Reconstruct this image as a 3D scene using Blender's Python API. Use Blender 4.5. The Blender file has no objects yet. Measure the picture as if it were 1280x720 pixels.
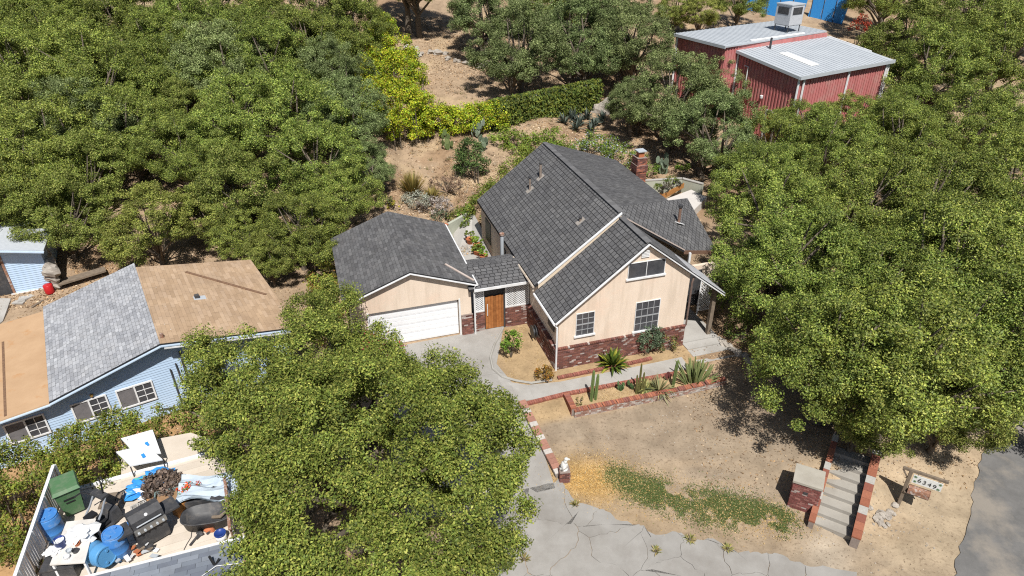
import bpy, math, random
import numpy as np
from mathutils import Vector, Matrix, noise as mnoise
RNG = np.random.default_rng(7)
random.seed(7)
SC = bpy.context.scene
COL = SC.collection
R = math.radians

# ---------------------------------------------------------------- camera, sky, sun, exposure
FPX, PITCH, ROLL, CH = 853.3, R(30.3), R(0.3), 20.0
Fv = np.array([0, math.cos(PITCH), -math.sin(PITCH)])
Xv = np.array([1.0, 0, 0]); Dv = np.cross(Fv, Xv)
X2 = math.cos(ROLL)*Xv + math.sin(ROLL)*Dv
D2 = -math.sin(ROLL)*Xv + math.cos(ROLL)*Dv
CAM = np.array([0, 0, CH])
cd = bpy.data.cameras.new('camera'); cam = bpy.data.objects.new('camera', cd); COL.objects.link(cam)
cd.sensor_width = 36; cd.lens = FPX/1280*36; cd.clip_start = .1; cd.clip_end = 2000
M = Matrix.Identity(4)
for i in range(3):
    M[i][0] = X2[i]; M[i][1] = -D2[i]; M[i][2] = -Fv[i]; M[i][3] = CAM[i]
cam.matrix_world = M
SC.camera = cam
SUN_AZ, SUN_EL = R(11), R(57)          # azimuth measured from behind the camera towards the right
SDIR = Vector((math.sin(SUN_AZ)*math.cos(SUN_EL), -math.cos(SUN_AZ)*math.cos(SUN_EL), math.sin(SUN_EL)))
w = bpy.data.worlds.new('World'); SC.world = w; w.use_nodes = True
nt = w.node_tree; bg = nt.nodes['Background']
sky = nt.nodes.new('ShaderNodeTexSky'); sky.sky_type = 'NISHITA'; sky.sun_disc = False
sky.sun_elevation = SUN_EL; sky.sun_rotation = R(180-11)
nt.links.new(sky.outputs[0], bg.inputs[0]); bg.inputs[1].default_value = 0.055
sd = bpy.data.lights.new('sun', 'SUN'); sd.energy = 5.0; sd.angle = R(.5); sd.color = (1, .965, .91)
so = bpy.data.objects.new('sun', sd); COL.objects.link(so); so.rotation_euler = SDIR.to_track_quat('Z', 'Y').to_euler()
so.location = (10, -30, 60)
SC.view_settings.view_transform = 'Standard'; SC.view_settings.look = 'None'
SC.view_settings.exposure = 0.22; SC.view_settings.gamma = 1
SC.render.engine = 'CYCLES'
SC.cycles.use_denoising = False
SC.cycles.filter_width = 1.15
SC.cycles.max_bounces = 6; SC.cycles.diffuse_bounces = 3; SC.cycles.transparent_max_bounces = 8

# ---------------------------------------------------------------- pixel -> place
def ray(u, v): return Fv + (u-640)/FPX*X2 + (v-360)/FPX*D2
def P(u, v, z=0.0):
    d = ray(u, v); return CAM + d*((z-CH)/d[2])
HA = R(17.0)
UX = np.array([math.cos(HA), math.sin(HA), 0]); UY = np.array([-math.sin(HA), math.cos(HA), 0])
HO = P(694, 461, 0)
class Fr:
    def __init__(s, o, az):
        s.o = np.array(o, float); s.az = az
        s.ux = np.array([math.cos(az), math.sin(az), 0]); s.uy = np.array([-math.sin(az), math.cos(az), 0])
    def w(s, x, y, z): return s.o + s.ux*x + s.uy*y + np.array([0, 0, z])
    def l(s, q): q = np.array(q)-s.o; return q@s.ux, q@s.uy, q[2]
HF = Fr(HO, HA)
def sm(a, b, x):
    t = np.clip((x-a)/(b-a), 0, 1); return t*t*(3-2*t)
FY = [-60, -30, -12, -9.8, -6.6, -3.5, -2.2, -.6, 100]; FZ = [-5, -2.9, -1.62, -1.38, -.88, -.36, -.1, 0, 0]
RY = [-60, -30, -11.3, -8.9, -3, 0, 100]; RZ = [-5, -2.9, -1.5, -.35, -.12, 0, 0]
_LAT = np.random.default_rng(11).uniform(-1, 1, (256, 256))
def _vn(x, y):
    xi = np.floor(x).astype(int); yi = np.floor(y).astype(int); fx = x-xi; fy = y-yi
    fx = fx*fx*(3-2*fx); fy = fy*fy*(3-2*fy); g = lambda i, j: _LAT[(xi+i) % 256, (yi+j) % 256]
    return (g(0, 0)*(1-fx)+g(1, 0)*fx)*(1-fy)+(g(0, 1)*(1-fx)+g(1, 1)*fx)*fy
def vnoise(x, y, s=0):
    x = np.asarray(x, float); y = np.asarray(y, float); out = 0
    for k, (f, a) in enumerate(((.16, 1), (.37, .6), (.81, .35), (1.7, .2))):
        out = out + a*_vn(x*f+s*17.3+k*31.7+.31*y*f, y*f-.27*x*f+s*9.1+k*11.3)
    return out
def T(x, y):
    x = np.asarray(x, float); y = np.asarray(y, float)
    dx = x-HO[0]; dy = y-HO[1]
    hx = dx*UX[0]+dy*UX[1]; hy = dx*UY[0]+dy*UY[1]
    zf = np.interp(hy, FY, FZ); zr = np.interp(hy, RY, RZ)
    k = sm(6.0, 9.0, hx)*(1-sm(12.5, 16, hx))
    z = zf*(1-k)+zr*k
    h0 = np.interp(hx, [-60, -4.2, -3.2, -.3, .3, 9, 14, 60], [12.6, 12.6, 16.6, 17.6, 15.5, 15.5, 17.5, 14])
    q = np.maximum(hy-h0, 0)
    z = z + .2*q + .6*sm(0, .5, q)*sm(-9, -3.5, hx)*(1-sm(9, 13, hx))
    z = z + .7*sm(-8.5, -13, x)*sm(10, 16, y)
    z = z + vnoise(x, y)*.05*sm(2, 8, q)
    return z
def PT(u, v, dz=0.0):
    d = ray(u, v); t = 8.0
    for _ in range(4000):
        q = CAM+d*t
        if q[2] < float(T(q[0], q[1]))+dz: break
        t += .05
    lo, hi = t-.05, t
    for _ in range(20):
        m = (lo+hi)/2; q = CAM+d*m
        if q[2] < float(T(q[0], q[1]))+dz: hi = m
        else: lo = m
    return CAM+d*hi

# ---------------------------------------------------------------- materials
MATS = {}
def mat(name, c1, c2=None, rough=.8, scale=6, bump=0.0, bscale=40, tint=False, detail=6, metal=0, spec=.3, c3=None, s3=1.0, t3=(.5, .62), trans=0.0, streak=None):
    if name in MATS: return MATS[name]
    m = bpy.data.materials.new(name); m.use_nodes = True; n = m.node_tree.nodes; L = m.node_tree.links
    b = n['Principled BSDF']; b.inputs['Roughness'].default_value = rough; b.inputs['Metallic'].default_value = metal
    b.inputs['Specular IOR Level'].default_value = spec
    tc = n.new('ShaderNodeTexCoord')
    def ns(sc, dt=detail):
        t = n.new('ShaderNodeTexNoise'); t.inputs['Scale'].default_value = sc; t.inputs['Detail'].default_value = dt
        t.inputs['Roughness'].default_value = .65; L.new(tc.outputs['Object'], t.inputs['Vector']); return t
    def mix(fac, a, bb, bt='MIX'):
        x = n.new('ShaderNodeMix'); x.data_type = 'RGBA'; x.blend_type = bt
        for s, v in ((x.inputs[0], fac), (x.inputs[6], a), (x.inputs[7], bb)):
            if hasattr(v, 'is_linked'): L.new(v, s)
            else: s.default_value = v if isinstance(v, float) else (*v, 1)
        return x.outputs[2]
    def ramp(f, a, bb):
        x = n.new('ShaderNodeMapRange'); x.inputs[1].default_value = a; x.inputs[2].default_value = bb; L.new(f, x.inputs[0]); return x.outputs[0]
    col = None
    if c2 is not None: col = mix(ramp(ns(scale).outputs[0], .3, .7), c1, c2)
    else:
        g = n.new('ShaderNodeRGB'); g.outputs[0].default_value = (*c1, 1); col = g.outputs[0]
    if c3 is not None: col = mix(ramp(ns(s3).outputs[0], *t3), col, c3)
    if streak is not None:
        mp_ = n.new('ShaderNodeMapping'); mp_.inputs['Scale'].default_value = (2.6, 2.6, .22); L.new(tc.outputs['Object'], mp_.inputs[0])
        sn = ns(1.0); L.new(mp_.outputs[0], sn.inputs['Vector']); col = mix(ramp(sn.outputs[0], .46, .78), col, streak)
    if tint:
        a = n.new('ShaderNodeAttribute'); a.attribute_name = 'tint'; col = mix(1.0, col, a.outputs['Color'], 'MULTIPLY')
    L.new(col, b.inputs['Base Color'])
    if bump:
        bp = n.new('ShaderNodeBump'); bp.inputs['Strength'].default_value = bump; bp.inputs['Distance'].default_value = .03
        L.new(ns(bscale).outputs[0], bp.inputs['Height']); L.new(bp.outputs[0], b.inputs['Normal'])
    if trans:
        tr = n.new('ShaderNodeBsdfTranslucent'); L.new(col, tr.inputs['Color'])
        ms = n.new('ShaderNodeMixShader'); ms.inputs[0].default_value = trans
        L.new(b.outputs[0], ms.inputs[1]); L.new(tr.outputs[0], ms.inputs[2])
        L.new(ms.outputs[0], n['Material Output'].inputs['Surface'])
    MATS[name] = m; return m
def leafmat(name):
    if name in MATS: return MATS[name]
    m = mat(name, (1, 1, 1), tint=True, rough=.55, spec=.2, trans=.12); n = m.node_tree.nodes; L = m.node_tree.links
    oi = n.new('ShaderNodeObjectInfo'); hs = n.new('ShaderNodeHueSaturation')
    v = n.new('ShaderNodeMapRange'); v.inputs[3].default_value = .8; v.inputs[4].default_value = 1.18; L.new(oi.outputs['Random'], v.inputs[0]); L.new(v.outputs[0], hs.inputs['Value'])
    fr = n.new('ShaderNodeMath'); fr.operation = 'MULTIPLY'; fr.inputs[1].default_value = 7.31; L.new(oi.outputs['Random'], fr.inputs[0])
    f2 = n.new('ShaderNodeMath'); f2.operation = 'FRACT'; L.new(fr.outputs[0], f2.inputs[0])
    h = n.new('ShaderNodeMapRange'); h.inputs[3].default_value = .486; h.inputs[4].default_value = .503; L.new(f2.outputs[0], h.inputs[0]); L.new(h.outputs[0], hs.inputs['Hue'])
    src = n['Principled BSDF'].inputs['Base Color'].links[0].from_socket; L.new(src, hs.inputs['Color'])
    L.new(hs.outputs[0], n['Principled BSDF'].inputs['Base Color']); L.new(hs.outputs[0], n['Translucent BSDF'].inputs['Color'])
    return m
M_leaf = leafmat('leaf')
M_bark = mat('bark', (.09, .07, .05), (.19, .16, .125), rough=.95, scale=9, bump=.6, bscale=14)
M_shingle = mat('shingle', (1.05, 1.05, 1.04), (.78, .78, .8), tint=True, rough=.95, scale=.7, spec=.12, streak=(.82, .80, .78))
M_roofdeck = mat('roof_underlay', (.022, .022, .024), rough=.95)
M_stucco = mat('stucco_cream', (.76, .64, .525), (.71, .585, .47), rough=.95, scale=1.1, bump=.2, bscale=60, c3=(.74, .58, .46), s3=.5, streak=(.56, .46, .36))
M_stucco_side = M_stucco
M_white = mat('white_paint', (.78, .79, .80), (.69, .70, .71), rough=.6, scale=3, streak=(.58, .57, .55))
M_trimdirty = mat('weathered_trim', (.62, .55, .46), (.38, .3, .23), rough=.8, scale=5)
M_brick = mat('brick', (1, 1, 1), (.75, .75, .75), tint=True, rough=.95, scale=14)
M_mortar = mat('mortar', (.30, .25, .22), (.2, .16, .14), rough=.95, scale=8)
M_glass = mat('window_glass', (.045, .047, .053), (.10, .10, .11), rough=.08, scale=1.5, spec=.6)
M_dark = mat('dark_metal', (.035, .036, .04), (.07, .07, .074), rough=.5, scale=5, c3=(.14, .125, .11), s3=4, t3=(.55, .8))
M_black = mat('black_plastic', (.018, .018, .02), rough=.45)
M_gate = mat('gate_wood', (.40, .16, .05), (.24, .085, .025), rough=.6, scale=5, tint=True)
M_conc = mat('concrete', (.43, .415, .39), (.36, .345, .32), rough=.92, scale=1.4, bump=.2, bscale=50, tint=True, c3=(.29, .27, .245), s3=.5, t3=(.48, .75))
M_asph = mat('asphalt', (.17, .165, .16), (.115, .113, .11), rough=.93, scale=1.6, bump=.3, bscale=70, c3=(.24, .215, .185), s3=.3)
M_rust = mat('rusty_metal', (.36, .19, .12), (.16, .085, .06), rough=.8, scale=9, c3=(.45, .40, .37), s3=6)
M_galv = mat('metal_roof', (.46, .49, .52), (.40, .43, .46), rough=.55, scale=.8, spec=.4)
M_red = mat('red_cladding', (.54, .20, .19), (.48, .165, .16), rough=.65, scale=.6, c3=(.5, .24, .22), s3=.9, streak=(.34, .13, .115))
M_blue = mat('blue_siding', (.47, .60, .77), (.40, .54, .72), rough=.75, scale=.8, c3=(.42, .38, .34), s3=1.1, t3=(.63, .72))
M_terra = mat('terracotta', (.50, .17, .075), (.38, .13, .06), rough=.9, scale=6)
M_bluepl = mat('blue_plastic', (.045, .18, .50), (.07, .24, .54), rough=.5, scale=2, c3=(.25, .33, .45), s3=3.5, t3=(.52, .75))
M_greenpl = mat('green_plastic', (.09, .19, .085), (.065, .15, .07), rough=.55, scale=3, c3=(.17, .22, .14), s3=3, t3=(.5, .75))
M_wood = mat('weathered_wood', (.24, .19, .14), (.14, .11, .085), rough=.9, scale=6)
M_woodlt = mat('redwood_board', (.46, .22, .07), (.36, .16, .05), rough=.7, scale=5)
M_rock = mat('rock', (.42, .38, .33), (.27, .24, .21), rough=.95, scale=3, bump=.5, bscale=8)
M_greywall = mat('sage_wall', (.44, .46, .38), (.38, .39, .32), rough=.9, scale=1.2)
M_straw = mat('straw', (1, 1, 1), tint=True, rough=.9, trans=.15)
M_deck = mat('deck_floor', (.62, .55, .47), (.52, .45, .37), rough=.9, scale=1.2, tint=True)
M_tarp = mat('blue_tarp', (.03, .22, .62), (.05, .30, .66), rough=.4, scale=7)

# ---------------------------------------------------------------- mesh builder
class MB:
    def __init__(s): s.v = []; s.f = []; s.t = []; s.cur = (1, 1, 1)
    def add(s, pts, faces, tint=None):
        o = len(s.v); s.v += [tuple(map(float, p)) for p in pts]; s.f += [tuple(i+o for i in f) for f in faces]
        s.t += [tint or s.cur]*len(pts)
    def quad(s, a, b, c, d, tint=None): s.add([a, b, c, d], [(0, 1, 2, 3)], tint)
    def poly(s, pts, tint=None): s.add(pts, [tuple(range(len(pts)))], tint)
    def prism(s, bot, top, tint=None):
        n = len(bot); s.add(list(bot)+list(top), [tuple(range(n-1, -1, -1)), tuple(range(n, 2*n))]+[(i, (i+1) % n, n+(i+1) % n, n+i) for i in range(n)], tint)
    def box(s, fr, x0, x1, y0, y1, z0, z1, tint=None):
        s.prism([fr.w(x0, y0, z0), fr.w(x1, y0, z0), fr.w(x1, y1, z0), fr.w(x0, y1, z0)],
                [fr.w(x0, y0, z1), fr.w(x1, y0, z1), fr.w(x1, y1, z1), fr.w(x0, y1, z1)], tint)
    def bar(s, a, b, wd, hd, up=(0, 0, 1), tint=None):
        a = np.array(a, float); b = np.array(b, float); d = b-a; d /= np.linalg.norm(d)
        sd_ = np.cross(d, up); nn = np.linalg.norm(sd_)
        sd_ = sd_/nn if nn > 1e-6 else np.array([1., 0, 0])
        u = np.cross(sd_, d)
        r = [a+sd_*wd/2*i+u*hd/2*j for i, j in ((-1, -1), (1, -1), (1, 1), (-1, 1))]
        s.prism(r, [q+(b-a) for q in r], tint)
    def tube(s, pts, rad, n=8, tint=None, cap=True):
        pts = [np.array(p, float) for p in pts]
        if not hasattr(rad, '__len__'): rad = [rad]*len(pts)
        V = []; 
        for i, p in enumerate(pts):
            d = pts[min(i+1, len(pts)-1)]-pts[max(i-1, 0)]; d = d/(np.linalg.norm(d)+1e-9)
            a = np.cross(d, (0, 0, 1) if abs(d[2]) < .9 else (1, 0, 0)); a /= np.linalg.norm(a); b = np.cross(d, a)
            V += [p+rad[i]*(a*math.cos(2*math.pi*k/n)+b*math.sin(2*math.pi*k/n)) for k in range(n)]
        F = [(i*n+k, i*n+(k+1) % n, (i+1)*n+(k+1) % n, (i+1)*n+k) for i in range(len(pts)-1) for k in range(n)]
        if cap: F += [tuple(range(n-1, -1, -1)), tuple(range((len(pts)-1)*n, len(pts)*n))]
        s.add(V, F, tint)
    def lathe(s, c, prof, n=16, tint=None, axis=(0, 0, 1)):
        c = np.array(c, float); ax = np.array(axis, float); ax /= np.linalg.norm(ax)
        a = np.cross(ax, (0, 0, 1) if abs(ax[2]) < .9 else (1, 0, 0)); a /= np.linalg.norm(a); b = np.cross(ax, a); V = []
        for r, z in prof: V += [c+ax*z+max(r, .001)*(a*math.cos(2*math.pi*k/n)+b*math.sin(2*math.pi*k/n)) for k in range(n)]
        m = len(prof); F = [(i*n+k, i*n+(k+1) % n, (i+1)*n+(k+1) % n, (i+1)*n+k) for i in range(m-1) for k in range(n)]
        s.add(V, F+[tuple(range(n-1, -1, -1)), tuple(range((m-1)*n, m*n))], tint)
    def blob(s, c, r, seed=0, n=10, m=6, amp=.25, tint=None):
        V = []; c = np.array(c, float); r = np.array(r, float)*np.ones(3)
        for j in range(m+1):
            th = math.pi*j/m
            for k in range(n):
                ph = 2*math.pi*k/n; d = np.array([math.sin(th)*math.cos(ph), math.sin(th)*math.sin(ph), math.cos(th)])
                q = 1+amp*mnoise.noise(Vector(d*1.7+np.array([seed*3.1, seed*1.7, seed])))
                V.append(c+d*r*q)
        s.add(V, [(j*n+k, (j+1)*n+k, (j+1)*n+(k+1) % n, j*n+(k+1) % n) for j in range(m) for k in range(n)], tint)
    def build(s, name, m, parent=None, smooth=False):
        return mesh_obj(name, np.array(s.v), s.f, m, parent, np.array(s.t), smooth)
def mesh_obj(name, V, Fc, m, parent=None, tint=None, smooth=False, org=None):
    if org is None:
        if parent is not None:
            org = np.array(parent['_w'])
        else:
            org = np.array([(V[:, 0].min()+V[:, 0].max())/2, (V[:, 1].min()+V[:, 1].max())/2, V[:, 2].min()])
    me = bpy.data.meshes.new(name)
    if isinstance(Fc, np.ndarray):
        nf, k = Fc.shape; me.vertices.add(len(V)); me.vertices.foreach_set('co', (V-org).astype(np.float32).ravel())
        me.loops.add(nf*k); me.loops.foreach_set('vertex_index', Fc.astype(np.int32).ravel())
        me.polygons.add(nf); me.polygons.foreach_set('loop_start', np.arange(0, nf*k, k, dtype=np.int32))
        me.update(calc_edges=True)
    else:
        me.from_pydata([tuple(q) for q in (V-org)], [], Fc); me.update()
    if tint is not None:
        a = me.color_attributes.new('tint', 'FLOAT_COLOR', 'POINT')
        c = np.ones((len(V), 4), np.float32); c[:, :3] = tint; a.data.foreach_set('color', c.ravel())
    if smooth: me.polygons.foreach_set('use_smooth', [True]*len(me.polygons))
    me.materials.append(m)
    o = bpy.data.objects.new(name, me); COL.objects.link(o); o['_w'] = [float(q) for q in org]
    if parent is not None: o.parent = parent
    else: o.location = org
    return o
def tag(o, label, cat, group=None):
    o['label'] = label; o['category'] = cat
    if group: o['group'] = group
    return o
def struct(o): o['kind'] = 'structure'; return o
def stuff(o): o['kind'] = 'stuff'; return o
def thing(name, label, cat, loc, group=None):
    o = bpy.data.objects.new(name, None); COL.objects.link(o); o.location = tuple(map(float, loc)); o.empty_display_size = .2
    o['_w'] = [float(q) for q in loc]; return tag(o, label, cat, group)
def part(name, m, parent, fn, smooth=False, **kw):
    b = MB(); fn(b); o = b.build(name, m, parent, smooth)
    for k, v in kw.items(): o[k] = v
    return o
def sub(name, m, parent, fn, smooth=False, **kw):   # a sub-part: its parent is a mesh whose own origin is the thing's
    return part(name, m, parent, fn, smooth, **kw)
def copy_tree(o, parent=None, delta=(0, 0, 0), rz=0, sc=None):
    c = o.copy(); COL.objects.link(c); c.parent = parent
    if parent is None:
        c.location = tuple(np.array(o['_w'])+np.array(delta)); c.rotation_euler = (0, 0, rz)
        if sc is not None: c.scale = (sc, sc, sc) if not hasattr(sc, '__len__') else sc
    for ch in o.children: copy_tree(ch, c)
    return c

# ---------------------------------------------------------------- piece generators
def clip2(poly, a, b):      # keep the left side of a->b
    out = []; n = len(poly); e = (b[0]-a[0], b[1]-a[1])
    sd_ = [e[0]*(p[1]-a[1])-e[1]*(p[0]-a[0]) for p in poly]
    for i in range(n):
        p, q, s0, s1 = poly[i], poly[(i+1) % n], sd_[i], sd_[(i+1) % n]
        if s0 >= 0: out.append(p)
        if (s0 >= 0) != (s1 >= 0):
            t = s0/(s0-s1); out.append((p[0]+t*(q[0]-p[0]), p[1]+t*(q[1]-p[1])))
    return out
def clipconv(poly, region):
    for i in range(len(region)):
        poly = clip2(poly, region[i], region[(i+1) % len(region)])
        if len(poly) < 3: return []
    return poly
def shingles(mb, pts, u, cols, tw=.30, te=.24, gap=.022, lift=.012, var=.1, seed=0):
    rg = random.Random(seed); pts = [np.array(p, float) for p in pts]
    n = np.cross(pts[1]-pts[0], pts[2]-pts[0]); n /= np.linalg.norm(n)
    if n[2] < 0: n = -n
    u = np.array(u, float); u = u-n*(u@n); u /= np.linalg.norm(u); v = np.cross(n, u); o = pts[0]
    if v[2] < 0: u, v = -u, -v
    reg = [((p-o)@u, (p-o)@v) for p in pts]
    ar = sum(reg[i][0]*reg[(i+1) % len(reg)][1]-reg[(i+1) % len(reg)][0]*reg[i][1] for i in range(len(reg)))
    if ar < 0: reg = reg[::-1]
    x0 = min(p[0] for p in reg); x1 = max(p[0] for p in reg); y0 = min(p[1] for p in reg); y1 = max(p[1] for p in reg)
    row = 0; y = y0
    while y < y1:
        x = x0-tw*(row % 2)*.5-rg.random()*.06
        while x < x1:
            ww = tw*rg.uniform(.85, 1.15)
            q = clipconv([(x, y), (x+ww-gap, y), (x+ww-gap, y+te-gap*.8), (x, y+te-gap*.8)], reg)
            if q:
                c = cols[rg.randrange(len(cols))]; k = 1+rg.uniform(-var, var); h = rg.uniform(.7, 1.3)*lift
                mb.poly([o+u*a+v*b+n*(.004+h*(1-.6*(b-y)/te)) for a, b in q], tuple(k*z for z in c))
            x += ww
        y += te; row += 1
def slabroof(mb, pts, th=.14):
    pts = [np.array(p, float) for p in pts]
    n = np.cross(pts[1]-pts[0], pts[2]-pts[0])
    if n[2] < 0: pts = pts[::-1]
    mb.prism([p-np.array([0, 0, th]) for p in pts], pts)
BR = [(.205, .085, .066), (.16, .068, .055), (.26, .11, .08), (.13, .062, .053), (.23, .105, .09), (.185, .08, .058), (.46, .40, .37), (.34, .23, .2)]
BWt = [5, 5, 4, 4, 4, 4, 1.3, 1.8]
def bricks(mb, A, u, ln, z0, z1, n, bw=.215, bh=.075, gap=.012, proud=.012, seed=0, cols=BR, wts=BWt, top=None):
    rg = random.Random(seed); A = np.array(A, float); u = np.array(u, float); n = np.array(n, float); r = 0; z = z0
    while z < z1-.01:
        x = -bw*(r % 2)*.5; zt = min(z+bh, z1)
        while x < ln:
            a = max(0, x); b = min(ln, x+bw-gap)
            if b-a > .02 and (top is None or zt <= top((a+b)/2)):
                c = rg.choices(cols, wts)[0]; k = rg.uniform(.8, 1.2)
                if cols is BR and rg.random() < .55 and mnoise.noise(Vector((a*1.3+seed*3.7, zt*3.1, seed))) > .28: c = (.44, .37, .34)
                pr = proud*rg.uniform(.6, 1.5)
                q = [A+u*s_+np.array([0, 0, t-A[2]]) for s_, t in ((a, z), (b, z), (b, zt-gap), (a, zt-gap))]
                f = [p+n*pr for p in q]
                mb.add(q+f, [(4, 5, 6, 7), (0, 1, 5, 4), (1, 2, 6, 5), (2, 3, 7, 6), (3, 0, 4, 7)], tuple(k*w_ for w_ in c))
            x += bw
        z += bh; r += 1

# ---------------------------------------------------------------- leaves
def leaves(C, Nrm, size, pal, rg, var=.25, asp=.55, clump=None):
    """quads at C with normals Nrm; returns verts, faces, tint"""
    n = len(C); a = rg.normal(size=(n, 3)); t = np.cross(Nrm, a); t /= np.linalg.norm(t, axis=1)[:, None]+1e-9
    b = np.cross(Nrm, t); L = (size*rg.uniform(.6, 1.35, n))[:, None]; W = L*asp
    V = np.stack([C-t*L*.5, C+b*W*.5, C+t*L*.5, C-b*W*.5], 1).reshape(-1, 3)
    Fc = np.arange(4*n).reshape(n, 4)
    pal = np.array(pal); c = pal[rg.integers(0, len(pal), n)]
    c = c*(1+rg.uniform(-var, var, n))[:, None]
    if clump is not None: c = c*clump[:, None]
    return V, Fc, np.repeat(c, 4, 0)
def unit(a): return a/(np.linalg.norm(a, axis=1)[:, None]+1e-9)
OAK = [(0.211, 0.28, 0.048), (0.142, 0.207, 0.035), (0.287, 0.342, 0.069), (0.102, 0.154, 0.03), (0.337, 0.379, 0.09), (0.168, 0.217, 0.066)]
GREY = [(0.18, 0.236, 0.082), (0.134, 0.185, 0.059), (0.236, 0.294, 0.118), (0.102, 0.143, 0.045), (0.284, 0.337, 0.14)]
LIME = [(0.393, 0.488, 0.026), (0.281, 0.439, 0.026), (0.505, 0.552, 0.039), (0.168, 0.293, 0.026), (0.421, 0.357, 0.039)]
DARKV = [(0.091, 0.143, 0.026), (0.058, 0.098, 0.021), (0.13, 0.182, 0.039), (0.195, 0.221, 0.039)]
OLIVE = [(0.204, 0.269, 0.042), (0.146, 0.221, 0.032), (0.263, 0.317, 0.052), (0.109, 0.174, 0.03), (0.22, 0.231, 0.044)]
BRGT = [(0.176, 0.297, 0.034), (0.121, 0.216, 0.027), (0.243, 0.351, 0.054), (0.081, 0.149, 0.02)]
def crown_pts(lobes, ncl, per, rg, crad=(.45, .8), flat=.75, low=-.5, gaps=0):
    """leaf positions and normals for a crown made of ellipsoidal lobes [(centre, radii)]"""
    Cc = []; out = []
    area = np.array([np.prod(np.array(r))**(2/3) for c, r in lobes]); area /= area.sum()
    for (c, r), a in zip(lobes, area):
        n = max(3, int(ncl*a)); d = unit(rg.normal(size=(n*4, 3))); d = d[d[:, 2] > low][:n]
        rr = rg.uniform(.74, 1.05, len(d))+.16*np.sin(d[:, 0]*5+c[0])*np.cos(d[:, 1]*6+c[1])
        p = np.array(c)+d*np.array(r)*rr[:, None]
        keep = np.ones(len(p), bool)
        for (c2, r2) in lobes:
            if c2 is c: continue
            keep &= (((p-np.array(c2))/np.array(r2))**2).sum(1) > .45
        if gaps > 0:
            g = np.array([mnoise.noise(Vector(q*.75)) for q in p]); keep &= g > -.5+gaps
        Cc.append(p[keep]); out.append(d[keep])
    Cc = np.concatenate(Cc); out = np.concatenate(out); k = len(Cc)
    cr = rg.uniform(*crad, k); idx = np.repeat(np.arange(k), per)
    d = unit(rg.normal(size=(k*per, 3))); rad = rg.random(k*per)**.5
    off = d*(rad*cr[idx])[:, None]; off[:, 2] *= flat
    pos = Cc[idx]+off
    nrm = unit(d*.6+out[idx]*.3+np.array([0, 0, .4])+rg.normal(size=(k*per, 3))*.75)
    cv = rg.uniform(.6, 1.3, k)[idx]
    return pos, nrm, cv, Cc
def trunk_mb(base, top, r0, targets, rg, nl=10, lean=.3):
    b = MB(); base = np.array(base, float); top = np.array(top, float)
    mid = (base+top)/2+np.array([rg.uniform(-lean, lean), rg.uniform(-lean, lean), 0])
    b.tube([base-np.array([0, 0, .3]), base+np.array([0, 0, .25]), mid, top], [r0*1.5, r0*1.05, r0*.85, r0*.6], 9)
    if len(targets):
        for t in targets[rg.permutation(len(targets))[:nl]]:
            s = top*(.6+.4*rg.random())+mid*(0) if False else mid+(top-mid)*rg.random()
            m1 = s+(t-s)*.5+np.array([rg.uniform(-.3, .3), rg.uniform(-.3, .3), .25])
            b.tube([s, m1, t], [r0*.45, r0*.26, r0*.08], 6)
    return b
TREES = {}
def tree_master(key, lobes, trunk_h, r0, pal, ncl, per, lsize, seed, crad=(.45, .8), name='oak_tree', low=-.8, trunks=1, nl=14, gaps=.4):
    """first tree of a kind, built round the origin with its foot at z=0"""
    rg = np.random.default_rng(seed)
    pos, nrm, cv, Cc = crown_pts(lobes, int(ncl*1.75), per, rg, crad, low=low, gaps=gaps)
    V, Fc, tn = leaves(pos, nrm, lsize, pal, rg, clump=cv)
    root = bpy.data.objects.new(name, None); COL.objects.link(root); root['_w'] = [0, 0, 0]; root.empty_display_size = .3
    mesh_obj('crown', V, Fc, M_leaf, root, tn)
    tb = MB()
    for k in range(trunks):
        a = 2*math.pi*k/max(trunks, 1)+seed; o = .35*(trunks > 1)
        t = trunk_mb((o*math.cos(a), o*math.sin(a), 0), (o*2.2*math.cos(a), o*2.2*math.sin(a), trunk_h), r0, Cc, rg, nl)
        tb.add(t.v, t.f)
    tb.build('trunk', M_bark, root, True)
    TREES[key] = [root, False]
def place(key, x, y, sc, rz, label, cat='tree', group=None, z=None, name=None):
    root, used = TREES[key]
    if z is None: z = float(T(x, y))
    if not used: o = root; TREES[key][1] = True; o.location = (x, y, z); o.rotation_euler = (0, 0, rz); o.scale = tuple(np.ones(3)*sc)
    else: o = copy_tree(root, None, (x, y, z), rz, sc)
    if name: o.name = name
    if 'group' in o: del o['group']
    return tag(o, label, cat, group)

# ================================================================ GROUND
def axis(segs):
    a = []
    for lo, hi, st in segs: a += list(np.arange(lo, hi, st))
    return np.array(a+[segs[-1][1]])
gx = axis([(-420, -60, 20), (-60, -30, 1.5), (-30, 30, .3), (30, 60, 1.5), (60, 420, 20)])
gy = axis([(-120, -20, 10), (-20, 10, 1.5), (10, 62, .3), (62, 110, 1.2), (110, 500, 15)])
GX, GY = np.meshgrid(gx, gy)
GZ = T(GX, GY)
dxx = GX-HO[0]; dyy = GY-HO[1]; GHX = dxx*UX[0]+dyy*UX[1]; GHY = dxx*UY[0]+dyy*UY[1]
GZ = GZ+vnoise(GX*5, GY*5, 3)*.012
DRIVE = [PT(u, v)[:2] for u, v in ((700, 597), (722, 628), (750, 643), (812, 663), (880, 690), (960, 712), (1010, 735))]
def lerp3(a, b, k): return a*(1-k[..., None])+np.array(b)*k[..., None]
gc = np.zeros(GX.shape+(3,)); gc[:] = (.37, .275, .185)
nz = vnoise(GX*1.3, GY*1.3, 5)
gc = lerp3(gc, (.30, .20, .12), sm(.0, .9, nz)*.8)
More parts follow.
